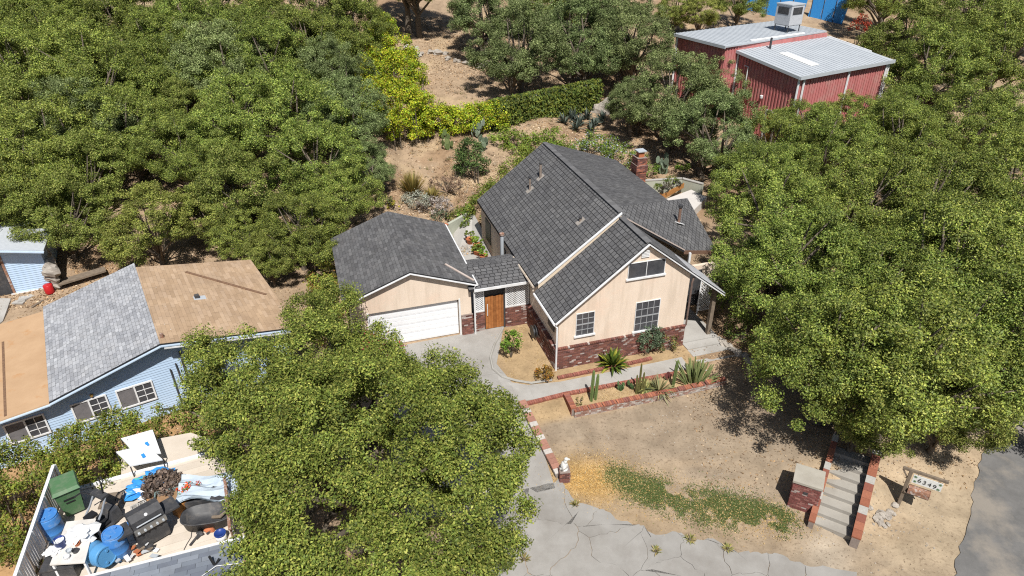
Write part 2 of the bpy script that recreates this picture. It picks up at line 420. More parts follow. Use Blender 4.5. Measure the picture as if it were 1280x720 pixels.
gc = lerp3(gc, (.46, .35, .22), sm(.1, .9, vnoise(GX*2.1, GY*2.1, 9))*.7*sm(14, 18, GHY))
front = (1-sm(-3.0, -2.2, GHY))*sm(-4, -2, GHX)
gc = lerp3(gc, (.305, .245, .178), front)
gc = lerp3(gc, (.385, .31, .215), front*sm(7.5, 9.5, GHX)*(1-sm(-8.5, -7.5, GHY)))
gc = lerp3(gc, (.25, .19, .135), front*sm(.0, .9, nz)*.5)
gc = lerp3(gc, (.43, .33, .22), front*sm(.2, .9, vnoise(GX*.8, GY*2.2, 21))*.6)
bed = sm(-3, -2.2, GHX)*(1-sm(6.9, 7.2, GHX))*sm(-3.4, -3.0, GHY)*(1-sm(4.3, 4.8, GHY))
gc = lerp3(gc, (.40, .29, .165), bed)
sx, sy = PT(730, 600)[:2]
st_ = np.exp(-(((GX-sx-.3)/1.5)**2+((GY-sy)/.95)**2)*1.1)
gc = lerp3(gc, (.50, .31, .10), np.clip(st_*1.2+.25*nz*(st_ > .08), 0, 1))
ex, ey = PT(900, 650)[:2]
st2 = np.exp(-(((GX-ex)/4.2)**2+((GY-ey+.15)/.9)**2))
gc = lerp3(gc, (.44, .30, .15), np.clip(st2*(.6+.5*nz), 0, .7))
gc = lerp3(gc, (.42, .245, .10), sm(-10, -12, GX)*sm(30, 28, GY)*.7)
pth = np.exp(-((GX-11.9-.25*(GY-17.5))/.9)**2)*(1-sm(17.6, 18.6, GY))*sm(13, 15, GY)
gc = lerp3(gc, (.44, .38, .30), pth*.7)
gV = np.stack([GX, GY, GZ], -1).reshape(-1, 3)
ny, nx = GX.shape
ii = (np.arange(ny-1)[:, None]*nx+np.arange(nx-1)[None, :]).ravel()
gF = np.stack([ii, ii+1, ii+nx+1, ii+nx], 1)
M_ground = mat('ground_dirt', (1.15, 1.13, 1.11), (.66, .64, .62), tint=True, rough=.97, scale=1.1, bump=.8, bscale=7, c3=(.5, .45, .42), s3=9, t3=(.54, .70), detail=10)
ground = struct(mesh_obj('ground', gV, gF, M_ground, None, gc.reshape(-1, 3), True, org=np.zeros(3)))

# ---- draped pavements -------------------------------------------------
def warp(p):
    x, y = p; return (x+.28*float(_vn(x*1.3+7, y*1.3))+.09*float(_vn(x*5+3, y*5)), y+.28*float(_vn(x*1.3+40, y*1.3+9))+.09*float(_vn(x*5+13, y*5+5)))
def cells(region, seeds, wp=True, inset=.012, step=.22):
    out = []
    A = sum(region[i][0]*region[(i+1) % len(region)][1]-region[(i+1) % len(region)][0]*region[i][1] for i in range(len(region)))
    if A < 0: region = region[::-1]
    for i, s in enumerate(seeds):
        c = list(region)
        for j, q in enumerate(seeds):
            if i == j: continue
            m = ((s[0]+q[0])/2, (s[1]+q[1])/2); d = (q[0]-s[0], q[1]-s[1]); dl = math.hypot(*d)
            m = (m[0]-d[0]/dl*inset, m[1]-d[1]/dl*inset)
            c = clip2(c, m, (m[0]-d[1], m[1]+d[0]))
            if len(c) < 3: break
        if len(c) < 3: continue
        r = []
        for a, b in zip(c, c[1:]+c[:1]):
            k = max(1, int(math.hypot(b[0]-a[0], b[1]-a[1])/step))
            r += [(a[0]+(b[0]-a[0])*t/k, a[1]+(b[1]-a[1])*t/k) for t in range(k)]
        out.append([warp(p) for p in r] if wp else r)
    return out
def drape(mb, poly, top=.035, th=.2, tint=None):
    cx = sum(p[0] for p in poly)/len(poly); cy = sum(p[1] for p in poly)/len(poly)
    Z = lambda x, y: float(T(x, y))+top
    ring = [np.array([x, y, Z(x, y)]) for x, y in poly]; n = len(ring)
    inn = [np.array([cx+(x-cx)*.5, cy+(y-cy)*.5, Z(cx+(x-cx)*.5, cy+(y-cy)*.5)]) for x, y in poly]
    V = ring+inn+[np.array([cx, cy, Z(cx, cy)])]+[p-np.array([0, 0, th]) for p in ring]
    Fs = []
    for i in range(n):
        j = (i+1) % n; Fs += [(i, j, n+j, n+i), (n+i, n+j, 2*n), (2*n+1+i, 2*n+1+j, j, i)]
    mb.add(V, Fs, tint)
g2 = lambda u, v: tuple(PT(u, v)[:2])
h2 = lambda x, y: tuple(HF.w(x, y, 0)[:2])
# the driveway: cracked concrete, each broken slab a piece
drive = MB(); drive.add([(0, 0, -9), (.01, 0, -9), (0, .01, -9)], [(0, 1, 2)])
rg = random.Random(3)
apron = [g2(700, 600), g2(724, 628), g2(815, 664), g2(1060, 712), (11, 10.5), (-3.2, 10.5), h2(-6.4, -6.4)]
seeds = []
tries = 0
while len(seeds) < 60 and tries < 6000:
    tries += 1
    p = (rg.uniform(-4.5, 11), rg.uniform(10.4, 21.5))
    if all(math.hypot(p[0]-q[0], p[1]-q[1]) > (.8 if tries % 3 else 1.6) for q in seeds): seeds.append(p)
upper = [h2(-8.3, 4.1), h2(-1.32, 4.28), h2(-2.6, 1.2), h2(-2.05, -1.93), h2(-2.35, -6.42), h2(-8.3, -6.42)]
base_z = None
drv = bpy.data.objects.new('driveway', None); COL.objects.link(drv); drv['_w'] = [0., 0., 0.]; drv['kind'] = 'structure'
def slab(poly, k, name='concrete_slab', par=drv, top=.035):
    b = MB(); drape(b, poly, top, .2, (k, k*.995, k*.99)); return b.build(name, M_conc, par)
for c in cells(apron, seeds, True, .008, .12): slab(c, rg.uniform(.70, .76))
for c in cells(upper, [h2(-7, 2), h2(-3.6, 2.2), h2(-7, -1.5), h2(-3.7, -1.2), h2(-6.8, -4.8), h2(-3.6, -4.6)], False, .008): slab(c, rg.uniform(.78, .83))
# the walk from the drive to the porch
walk = bpy.data.objects.new('walkway', None); COL.objects.link(walk); walk['_w'] = [0., 0., 0.]; walk['kind'] = 'structure'
wt = [(622, 470), (634, 478), (660, 482), (700, 478), (760, 466), (800, 458), (852, 447)]
wb = [(640, 503), (650, 502), (668, 500), (715, 491), (775, 479), (812, 471), (862, 461)]
for i in range(len(wt)-1):
    q = [g2(*wb[i]), g2(*wb[i+1]), g2(*wt[i+1]), g2(*wt[i])]
    if i == 0: q[0] = g2(628, 505)
    cx, cy = np.mean(q, 0); q = [(cx+(x-cx)*.998, cy+(y-cy)*.998) for x, y in q]
    slab(q, rg.uniform(.88, .94), 'concrete_slab', walk, .045)
# the road at the right edge and its dusty verge
rdp = [g2(1224, 575), g2(1216, 620), g2(1207, 660), g2(1190, 735), (17, 8), (40, 8), (48, 40), (33, 36), g2(1280, 520), g2(1240, 555)]
rb = MB()
rp = []
for a, b in zip(rdp, rdp[1:]+rdp[:1]):
    kk = max(1, int(math.hypot(b[0]-a[0], b[1]-a[1])/.35)) if a[0] < 25 else 1
    for t_ in range(kk): rp.append((a[0]+(b[0]-a[0])*t_/kk+rg.uniform(-.13, .13)*(a[0] < 25), a[1]+(b[1]-a[1])*t_/kk))
drape(rb, rp, .03, .15); struct(rb.build('road', M_asph))

# ================================================================ HOUSE
SH = [(0.1475, 0.1467, 0.149), (0.1367, 0.136, 0.1381), (0.1571, 0.1557, 0.1571), (0.1282, 0.1272, 0.1295)]
house = thing('cream_house', 'cream stucco house with steep grey shingle gable and brick wainscot', 'house', HF.w(3.4, 0, 0))
W = HF.w
def gable_wall(b, y0, y1):
    xs = [(0.1, 0), (6.76, 0), (6.76, 4.1), (4.29, 6.03), (0.1, 2.78)]
    b.prism([W(x, y0, z-.4*(z == 0)) for x, z in xs][::1], [W(x, y1, z-.4*(z == 0)) for x, z in xs])
def wl(b):
    gable_wall(b, 0, .25)
    b.box(HF, .1, .35, .25, 14, -.4, 2.9)                       # left side wall
    b.prism([W(x, 13.7, z) for x, z in ((.36, -.4), (9.0, -.4), (9.0, 4.5), (4.29, 6.1), (.36, 3.1))], [W(x, 13.95, z) for x, z in ((.36, -.4), (9.0, -.4), (9.0, 4.5), (4.29, 6.1), (.36, 3.1))])
    b.box(HF, 9.0, 9.25, 6.9, 13.95, -.4, 4.55)                  # right wall of the wing
    b.prism([W(6.0, 6.6, -.4), W(10.9, 6.6, -.4), W(10.9, 6.85, -.4), W(6.0, 6.85, -.4)], [W(6.0, 6.6, 5.0), W(10.9, 6.6, 3.4), W(10.9, 6.85, 3.4), W(6.0, 6.85, 5.0)])
    b.box(HF, 6.5, 6.75, .26, 3.0, -.4, 3.9)
    b.box(HF, 6.76, 10.6, 3.25, 3.45, -.4, 2.45)
part('wall', M_stucco, house, wl)
def rear_planes():
    Lf = [W(-.12, 2.85, 3.1), W(4.29, 2.85, 6.42), W(4.29, 14.1, 6.42), W(-.12, 14.1, 3.1)]
    A = [W(4.29, 3.5, 6.42), W(9.3, 7.05, 4.70), W(9.3, 14.1, 4.70), W(4.29, 14.1, 6.42)]
    zB = lambda x, y: 6.42-.6315*(x-4.29)+.407*(y-3.5)
    B = [W(4.29, 2.85, zB(4.29, 2.85)), W(8.1, 2.85, zB(8.1, 2.85)), W(11.2, 4.5, zB(11.2, 4.5)), W(11.5, 8.6, zB(11.5, 8.6)), W(9.3, 7.05, 4.7), W(4.29, 3.5, 6.42)]
    return Lf, A, B
Lf, A_, B_ = rear_planes()
FL = [W(-.12, -.14, 2.75), W(4.29, -.14, 6.2), W(4.29, 2.84, 6.2), W(-.12, 2.84, 2.75)]
FR_ = [W(4.29, -.14, 6.2), W(8.75, -.14, 2.72), W(8.75, 2.84, 2.72), W(4.29, 2.84, 6.2)]
def rf(b):
    slabroof(b, Lf, .16); slabroof(b, A_, .12); slabroof(b, B_, .12); slabroof(b, FL, .14); slabroof(b, FR_, .1)
roof = part('roof', M_roofdeck, house, rf)
def shg(b):
    shingles(b, Lf, UY, SH, .30, .25, .036, seed=1); shingles(b, FL, UY, SH, .30, .25, .036, seed=2)
    shingles(b, FR_, UY, SH, .3, .2, .014, seed=3)
    shingles(b, A_, UX*.86+UY*.22, SH, .34, .17, .01, seed=4, var=.12)
    shingles(b, B_, (.407*UX+.6315*UY), SH, .33, .26, .036, seed=5)
sub('shingles', M_shingle, roof, shg, kind='stuff')
def ridgecap(b):
    for y in np.arange(2.9, 14.0, .3): b.bar(W(4.29, y, 6.43), W(4.29, y+.28, 6.435), .3, .03, tint=tuple(np.array(SH[0])*rg.uniform(.8, 1.15)))
    for y in np.arange(-.1, 2.8, .3): b.bar(W(4.29, y, 6.21), W(4.29, y+.28, 6.215), .3, .03, tint=tuple(np.array(SH[0])*rg.uniform(.8, 1.15)))
sub('ridge_cap', M_shingle, roof, ridgecap, kind='stuff')
def fasc(b):   # bargeboard of the higher rear roof and the front gable trim
    b.prism([W(.05, 2.78, 2.92), W(4.27, 2.78, 6.10), W(4.27, 2.78, 6.36), W(.05, 2.78, 3.18)], [W(.05, 2.845, 2.92), W(4.27, 2.845, 6.10), W(4.27, 2.845, 6.36), W(.05, 2.845, 3.18)])
sub('bargeboard', mat('cream_board', (.74, .62, .48), (.64, .52, .38), rough=.8, scale=4), roof, fasc)
def fw(b):
    b.prism([W(.03, 2.74, 3.17), W(4.29, 2.74, 6.37), W(4.29, 2.74, 6.44), W(.03, 2.74, 3.24)], [W(.03, 2.85, 3.17), W(4.29, 2.85, 6.37), W(4.29, 2.85, 6.44), W(.03, 2.85, 3.24)])
sub('drip_edge', M_white, roof, fw)
def gt(b):
    b.bar(W(-.12, -.16, 2.68), W(4.29, -.16, 6.13), .05, .15, up=UY); b.bar(W(8.75, -.16, 2.65), W(4.29, -.16, 6.13), .05, .15, up=UY)
part('rake_trim', M_white, house, gt)
def valley(b):
    b.bar(W(4.6, 2.86, 6.05), W(8.1, 2.86, 3.78), .08, .05)
sub('valley_flashing', mat('copper_flashing', (.42, .33, .28), (.5, .44, .4), rough=.7), roof, valley)
def eav(b): b.bar(W(8.1, 2.83, 3.66), W(11.2, 4.48, 2.37), .04, .2)
sub('eave_board', mat('brown_board', (.16, .09, .06), (.22, .13, .09)), roof, eav)
# brick wainscot
def wsf(b):
    b.box(HF, -.06, 6.82, -.09, -.005, -.4, 1.16); b.box(HF, -.06, .095, 0, 4.15, -.4, 1.16)
ws = part('wainscot', M_mortar, house, wsf)
def wsb(b):
    bricks(b, W(-.06, -.09, 0), UX, 6.88, -.25, 1.14, -UY, seed=11)
    bricks(b, W(-.06, 4.15, 0), -UY, 4.24, -.25, 1.14, -UX, seed=12)
    bricks(b, W(6.82, -.09, 0), UY, .09, -.25, 1.14, UX, seed=13)
    bricks(b, W(6.78, 3.24, 0), UX, 1.75, -.05, 2.9, -UY, seed=14)
    bricks(b, W(6.765, .3, 0), UY, 2.9, -.05, 3.0, UX, seed=15)
sub('bricks', M_brick, ws, wsb, kind='stuff')
def cope(b):
    rg_ = random.Random(4); x = -.1
    while x < 6.84:
        c = rg_.choices(BR, BWt)[0]; b.box(HF, x, x+.1, -.14, -.002, 1.165, 1.235, c); x += .112
    y = 0
    while y < 4.1:
        c = rg_.choices(BR, BWt)[0]; b.box(HF, -.11, .098, y, y+.1, 1.165, 1.235, c); y += .112
sub('sill_course', M_brick, ws, cope, kind='stuff')
# windows
def window(par, fr, x0, x1, z0, z1, y, nx=2, nz=4, grid=True, frame=M_white, mull=M_white, name='window'):
    win = part(name, frame, par, lambda b: [b.box(fr, x0-.03, x1+.03, y-.04, y-.004, z1, z1+.03), b.box(fr, x0-.1, x1+.1, y-.09, y-.004, z0-.08, z0),
        b.box(fr, x0-.03, x0, y-.04, y-.004, z0, z1), b.box(fr, x1, x1+.03, y-.04, y-.004, z0, z1)])
    sub('pane', M_glass, win, lambda b: b.box(fr, x0, x1, y-.012, y-.002, z0, z1))
    def mu(b):
        for i in range(1, nx): xx = x0+(x1-x0)*i/nx; b.box(fr, xx-.015, xx+.015, y-.035, y-.014, z0, z1)
        for j in range(1, nz): zz = z0+(z1-z0)*j/nz; t = .03 if j*2 == nz else .013; b.box(fr, x0, x1, y-.032-.006*(t > .02), y-.0145, zz-t, zz+t)
    sub('glazing_bar', mull, win, mu)
    return win
M_greybar = mat('grey_window_bar', (.34, .35, .36), (.28, .29, .3), rough=.6)
window(house, HF, .98, 1.86, 1.72, 2.93, -.001, 3, 4, mull=M_greybar)
window(house, HF, 4.03, 5.27, 1.36, 2.98, -.001, 4, 4, mull=M_greybar)
uw = window(house, HF, 3.44, 5.28, 4.40, 5.18, -.001, 2, 1, frame=M_white)
part('gable_vent', M_white, house, lambda b: [b.box(HF, 4.03, 4.43, -.05, -.004, 5.42+.075*i, 5.465+.075*i) for i in range(5)])
# side windows on the left wall
SF = Fr(W(.1, 0, 0), HA-math.pi/2)     # x runs towards the viewer along -uy; outward normal is -ux
for (ya, yb, za, zb) in ((12.9, 11.7, 1.0, 2.4), (9.6, 8.6, 1.2, 2.2)):
    part('window', M_dark, house, lambda b: b.box(HF, .06, .098, yb, ya, za, zb))
part('window', M_dark, house, lambda b: b.box(HF, .04, .093, .5, 1.3, 1.8, 2.55))
# porch entry under the wing
part('entry_door', M_dark, house, lambda b: b.box(HF, 8.7, 9.6, 3.18, 3.245, 0, 2.2))
part('post', M_white, house, lambda b: b.box(HF, 7.95, 8.1, 2.5, 2.62, 0, 3.0))
part('post', M_white, house, lambda b: b.box(HF, 8.45, 8.57, 2.9, 3.0, 2.2, 3.5))
part('post', M_wood, house, lambda b: b.box(HF, 8.42, 8.62, .25, .45, -.2, 2.75), label='dark timber porch post')
for k_ in range(7): part('porch_batten', mat('bleached_board', (.52, .53, .55), (.36, .36, .38), rough=.8, scale=5), house, lambda b: b.bar(W(6.75+.03*k_, -.05+k_*.3, 4.32-.02*k_), W(8.8, -.05+k_*.3, 2.74), .2, .035))
part('porch_rafter', M_white, house, lambda b: [b.bar(W(6.9, y, 4.05), W(8.7, y, 2.63), .06, .1) for y in (.3, .7, 1.1)])
def gut(b):
    b.tube([W(-.17, -.14, 2.66), W(-.17, 2.8, 2.66)], .06, 6); b.tube([W(-.17, -.1, 2.62), W(-.02, -.13, 2.45), W(-.02, -.15, .0)], .045, 6)
part('gutter', M_white, house, gut)
part('gutter', M_trimdirty, house, lambda b: [b.tube([W(-.18, 2.85, 3.0), W(-.18, 6.2, 3.0)], .06, 6), b.tube([W(-.16, 3.0, 3.0), W(-.16, 2.95, 2.72)], .045, 6)])
part('downspout', mat('brown_spout', (.12, .075, .06), (.2, .15, .13)), house, lambda b: b.tube([W(6.9, -.1, 3.95), W(6.84, -.12, 3.7), W(6.84, -.12, 1.25)], .045, 6))
# roof vents
def vent(x, y, h, big=False):
    z = 3.1+(x+.12)*.753
    o = part('vent_pipe', mat('vent_metal', (.30, .25, .21), (.20, .15, .12), rough=.7, scale=9), house, lambda b: b.tube([W(x, y, z-.1), W(x, y, z+h)], .06 if not big else .075, 8))
    sub('flashing', mat('vent_flash', (.36, .33, .3), (.28, .25, .22)), o, lambda b: b.bar(W(x-.2, y, z-.14), W(x+.2, y, z+.165), .36, .02))
    sub('vent_cap', M_dark, o, lambda b: b.lathe(W(x, y, z+h), [(.09, -.02), (.1, .05), (.05, .09)], 8))
vent(2.2, 10.6, .75); vent(2.95, 10.9, .85, True); vent(2.9, 4.6, .2)
def vent2(b):
    b.tube([W(9.0, 5.2, 3.9), W(9.0, 5.2, 5.1)], .08, 8)
v2 = part('vent_pipe', mat('vent_rust', (.16, .09, .065), (.24, .15, .11), rough=.8, scale=8), house, vent2)
sub('flashing', M_white, v2, lambda b: b.bar(W(8.75, 5.1, 4.3), W(9.25, 5.3, 4.06), .4, .03)); sub('vent_cap', M_dark, v2, lambda b: b.lathe(W(9.0, 5.2, 5.1), [(.13, 0), (.13, .12), (.02, .16)], 8))
# chimney
def chm(b): b.box(HF, 9.35, 10.0, 11.2, 11.95, -.4, 5.75); b.box(HF, 9.3, 10.05, 11.15, 12.0, 4.9, 5.3)
ch = part('chimney', M_mortar, house, chm)
def chb(b):
    for (x0, x1, y0, y1, z0, z1, sdd) in ((9.35, 10.0, 11.2, 11.95, 2.5, 5.75, 21), (9.3, 10.05, 11.15, 12.0, 4.9, 5.3, 22)):
        bricks(b, W(x0, y0, 0), UX, x1-x0, z0, z1, -UY, .22, .08, seed=sdd, cols=BR[:6]+[(.42, .16, .10)], wts=[3]*6+[5]); bricks(b, W(x0, y1, 0), -UY, y1-y0, z0, z1, -UX, .22, .08, seed=sdd+5, cols=BR[:6]+[(.42, .16, .10)], wts=[3]*6+[5])
sub('bricks', M_brick, ch, chb, kind='stuff')
sub('flue', M_terra, ch, lambda b: b.box(HF, 9.5, 9.86, 11.38, 11.76, 5.75, 6.1))
sub('chimney_cap', M_galv, ch, lambda b: b.box(HF, 9.4, 9.96, 11.28, 11.86, 6.1, 6.16))
# porch landing and steps
porch = thing('porch_steps', 'shaded concrete porch landing with shallow steps beside the house corner', 'steps', W(8, 0, -.3))
for i, (y0, y1, z) in enumerate(((.0, 3.2, .0), (-.55, -.01, -.05), (-1.1, -.56, -.10), (-1.65, -1.11, -.15), (-2.2, -1.66, -.2))):
    part('step', M_conc, porch, lambda b: b.box(HF, 6.86, 8.9+.12*i, y0, y1, -.6, z+.1))

# ================================================================ GARAGE
gar = thing('detached_garage', 'cream garage with white sectional door and low grey gable roof', 'garage', W(-6, 4.2, 0))
def gw(b):
    xs = ((-9.0, -.4), (-8.2, -.4), (-8.2, 2.15), (-3.7, 2.15), (-3.7, -.4), (-3.05, -.4), (-3.05, 3.0), (-6.03, 4.05), (-9.0, 3.0))
    F3 = lambda y: [W(x, y, z) for x, z in xs]
    for sl in ((0, 1, 2, 8), (3, 4, 5, 6), (2, 3, 6, 7, 8)):
        a = F3(4.2); c = F3(4.45); b.prism([a[i] for i in sl], [c[i] for i in sl])
    b.box(HF, -9.0, -8.75, 4.46, 11.3, -.4, 2.95); b.box(HF, -3.3, -3.05, 4.46, 11.3, -.4, 2.95); b.box(HF, -8.74, -3.31, 11.05, 11.3, -.4, 3.2)
part('wall', M_stucco, gar, gw)
GL = [W(-9.35, 4.02, 2.98), W(-6.03, 4.02, 4.22), W(-6.03, 11.5, 4.22), W(-9.35, 11.5, 2.98)]
GR = [W(-6.03, 4.02, 4.22), W(-2.8, 4.02, 3.03), W(-2.8, 11.5, 3.03), W(-6.03, 11.5, 4.22)]
groof = part('roof', M_roofdeck, gar, lambda b: (slabroof(b, GL, .14), slabroof(b, GR, .14)))
SH2 = [(0.1386, 0.138, 0.1397), (0.1278, 0.1273, 0.1289), (0.1484, 0.1463, 0.1477), (0.1145, 0.1136, 0.1162)]
sub('shingles', M_shingle, groof, lambda b: (shingles(b, GL, UY, SH2, .42, .17, .014, .012, .16, 31), shingles(b, GR, UY, SH2, .42, .17, .014, .012, .16, 32)), kind='stuff')
part('rake_trim', M_white, gar, lambda b: [b.bar(W(-9.35, 4.0, 2.9), W(-6.03, 4.0, 4.14), .04, .14, up=UY), b.bar(W(-2.8, 4.0, 2.95), W(-6.03, 4.0, 4.14), .04, .14, up=UY)])
gd = part('garage_door', M_dark, gar, lambda b: b.box(HF, -8.2, -3.7, 4.44, 4.47, 0, 2.15))
for i in range(4):
    def pn(b, i=i):
        z = .04+i*.525
        b.box(HF, -8.17, -3.73, 4.36, 4.435, z, z+.505)
        for k in range(2): b.box(HF, -8.05, -3.85, 4.354, 4.359, z+.06+k*.22, z+.24+k*.22)
    sub('door_panel', mat('door_white', (.80, .81, .83), (.75, .76, .78), rough=.5, scale=1.2), gd, pn)
for xx in (-8.28, -3.7): part('door_trim', M_white, gar, lambda b: b.box(HF, xx, xx+.08, 4.17, 4.198, 0, 2.2))
for (x0, x1) in ((-3.6, -3.0), (-9.05, -8.3)):
    gws = part('wainscot', M_mortar, gar, lambda b: b.box(HF, x0, x1, 4.1, 4.195, -.4, 1.22))
    sub('bricks', M_brick, gws, lambda b: bricks(b, W(x0, 4.1, 0), UX, x1-x0, -.1, 1.2, -UY, seed=41), kind='stuff')
part('downspout', M_white, gar, lambda b: b.tube([W(-2.85, 3.9, 3.0), W(-2.92, 3.98, 2.8), W(-2.92, 4.02, .02)], .045, 6))
part('gutter', M_white, gar, lambda b: b.tube([W(-2.74, 4.0, 2.95), W(-2.74, 11.4, 2.95)], .06, 6))

# ================================================================ BREEZEWAY
bz = thing('gated_breezeway', 'grey roofed breezeway with white lattice joining garage and house', 'breezeway', W(-1.4, 4.3, 0))
BZ = [W(-3.2, 3.9, 2.78), W(-.02, 3.9, 2.78), W(-.02, 5.7, 3.12), W(-3.2, 5.7, 3.12)]
BZ2 = [W(-3.0, 5.71, 3.12), W(.02, 5.71, 3.12), W(.02, 7.0, 2.8), W(-3.0, 7.0, 2.8)]
br = part('roof', M_roofdeck, bz, lambda b: (slabroof(b, BZ, .12), slabroof(b, BZ2, .12)))
sub('shingles', M_shingle, br, lambda b: (shingles(b, BZ, UX, SH, .31, .25, .036, seed=51), shingles(b, BZ2, UX, SH, seed=52)), kind='stuff')
part('fascia', M_white, bz, lambda b: b.box(HF, -2.95, -.1, 3.84, 3.89, 2.64, 2.78))
part('flashing', mat('copper_flashing', (.42, .33, .28)), bz, lambda b: b.bar(W(-4.0, 5.6, 3.52), W(-2.86, 4.2, 3.12), .1, .05))
for (x0, x1, sd_) in ((-2.88, -2.36, 61), (-1.24, .06, 62)):
    bw = part('brick_base', M_mortar, bz, lambda b: b.box(HF, x0, x1, 4.2, 4.36, -.4, 1.2))
    sub('bricks', M_brick, bw, lambda b: bricks(b, W(x0, 4.2, 0), UX, x1-x0, -.1, 1.18, -UY, seed=sd_), kind='stuff')
    lt = part('lattice_frame', M_white, bz, lambda b: [b.box(HF, x0, x1, 4.2, 4.27, 1.205, 1.28), b.box(HF, x0, x1, 4.2, 4.27, 2.6, 2.66), b.box(HF, x0, x0+.06, 4.2, 4.27, 1.28, 2.6), b.box(HF, x1-.06, x1, 4.2, 4.27, 1.28, 2.6)])
    def lat(b):
        h = 1.32; s_ = .13; n = int((x1-x0+h)/s_)+1
        for k in range(n):
            for sg in (1, -1):
                a0 = x0-h+k*s_ if sg > 0 else x0+k*s_
                # slat from (a0,1.28) rising to the right (sg>0) or to the left
                t0, t1 = 0.0, h
                if sg > 0: t0 = max(t0, x0+.05-a0); t1 = min(t1, x1-.05-a0)
                else: t0 = max(t0, a0-(x1-.05)); t1 = min(t1, a0-(x0+.05))
                if t1-t0 > .05: b.bar(W(a0+sg*t0, 4.225+.014*sg, 1.28+t0), W(a0+sg*t1, 4.225+.014*sg, 1.28+t1), .012, .045)
    sub('lattice_slats', M_white, lt, lat, kind='stuff')
gate = part('gate', M_dark, bz, lambda b: b.box(HF, -2.34, -1.26, 4.33, 4.36, .05, 2.55))
for i in range(7):
    x0 = -2.3+i*.144
    sub('plank', M_gate, gate, lambda b: b.box(HF, x0, x0+.135, 4.25, 4.29, .06, 1.98+.03*(i % 3)), )
    g_ = gate.children[-1].data.color_attributes['tint']; kk = rg.uniform(.75, 1.25)
    for d_ in g_.data: d_.color = (kk, kk, kk, 1)
sub('handle', M_white, gate, lambda b: b.tube([W(-2.2, 4.2, .9), W(-2.2, 4.2, 1.6)], .02, 6))
sub('gate_post', M_dark, gate, lambda b: b.box(HF, -1.33, -1.26, 4.22, 4.3, 0, 2.5))

# ================================================================ FRONT YARD
RED = [(.36, .135, .08), (.42, .165, .10), (.31, .115, .08), (.27, .11, .085)]
GRB = [(.36, .27, .23), (.42, .36, .32), (.28, .16, .12), (.33, .20, .16), (.46, .42, .38)]
def wallrun(par, pts, h, th=.2, sink=.3, face=None, name='wall', capcols=RED, capname='coping_bricks', seed=0, mt=None, cap=True):
    """low brick wall along ground points; body, facing bricks, rowlock cap"""
    body = MB(); fb = MB(); cb = MB(); rg_ = random.Random(seed)
    for a, b in zip(pts, pts[1:]):
        a = np.array(a[:2]); b = np.array(b[:2]); ln = np.linalg.norm(b-a); u = (b-a)/ln; nrm = np.array([u[1], -u[0]])
        k = max(1, int(ln/.6))
        for i in range(k):
            p = a+(b-a)*i/k; q = a+(b-a)*(i+1)/k; z = float(T(*((p+q)/2)))
            p3 = lambda w_, o, zz: np.array([w_[0]+nrm[0]*o, w_[1]+nrm[1]*o, zz])
            body.prism([p3(p, th/2, z-sink), p3(q, th/2, z-sink), p3(q, -th/2, z-sink), p3(p, -th/2, z-sink)], [p3(p, th/2, z+h-.06), p3(q, th/2, z+h-.06), p3(q, -th/2, z+h-.06), p3(p, -th/2, z+h-.06)])
            for sgn in (1, -1):
                A = p3(p, sgn*th/2, z); bricks(fb, A, np.array([u[0], u[1], 0]), ln/k, z-.22, z+h-.07, np.array([nrm[0], nrm[1], 0])*sgn, .2, .075, seed=rg_.randrange(999), cols=face or GRB, wts=[1]*len(face or GRB))
            if cap:
                x = 0
                while x < ln/k-.05:
                    c = capcols[rg_.randrange(len(capcols))]; m = p+u*(x+.05)
                    cb.bar(p3(m, th/2+.03, z+h-.025), p3(m, -th/2-.03, z+h-.025+rg_.uniform(-.006, .006)), .098, .07, tint=tuple(np.array(c)*rg_.uniform(.8, 1.15))); x += .108
    o = body.build(name, mt or M_mortar, par)
    fb_ = fb.build('bricks', M_brick, o); fb_['kind'] = 'stuff'
    if cap: c_ = cb.build(capname, M_brick, o); c_['kind'] = 'stuff'
    return o
pl = thing('brick_planter', 'low red brick planter edged with orange cap bricks along the walkway', 'planter', PT(716, 521))
wallrun(pl, [PT(u, v) for u, v in ((717, 520), (770, 509), (830, 497), (880, 486), (906, 479))], .36, seed=1, name='front_wall')
wallrun(pl, [PT(u, v) for u, v in ((717, 520), (707, 496))], .34, seed=2, name='side_wall', face=RED)
wallrun(pl, [PT(u, v) for u, v in ((659, 506), (707, 494), (775, 481), (845, 468))], .12, th=.14, seed=3, name='back_edging', face=RED, capcols=[(.30, .11, .08), (.36, .14, .1)])
bedw = thing('bed_edging', 'thin red brick edging of the bed under the front windows', 'edging', PT(700, 474))
wallrun(bedw, [PT(u, v) for u, v in ((697, 474), (735, 466), (790, 455), (815, 449))], .12, th=.12, seed=4, name='edging_wall', face=RED, capcols=[(.28, .11, .08), (.34, .13, .1)])
# curved concrete kerb of the bed by the gate
kb = MB(); kp = [PT(u, v) for u, v in ((629, 411), (618, 432), (613, 448), (616, 462), (628, 472), (645, 477), (664, 480), (690, 476))]
kb.tube([p+np.array([0, 0, .06]) for p in kp], .06, 6, tint=(.9, .9, .88)); struct(kb.build('kerb', M_conc))
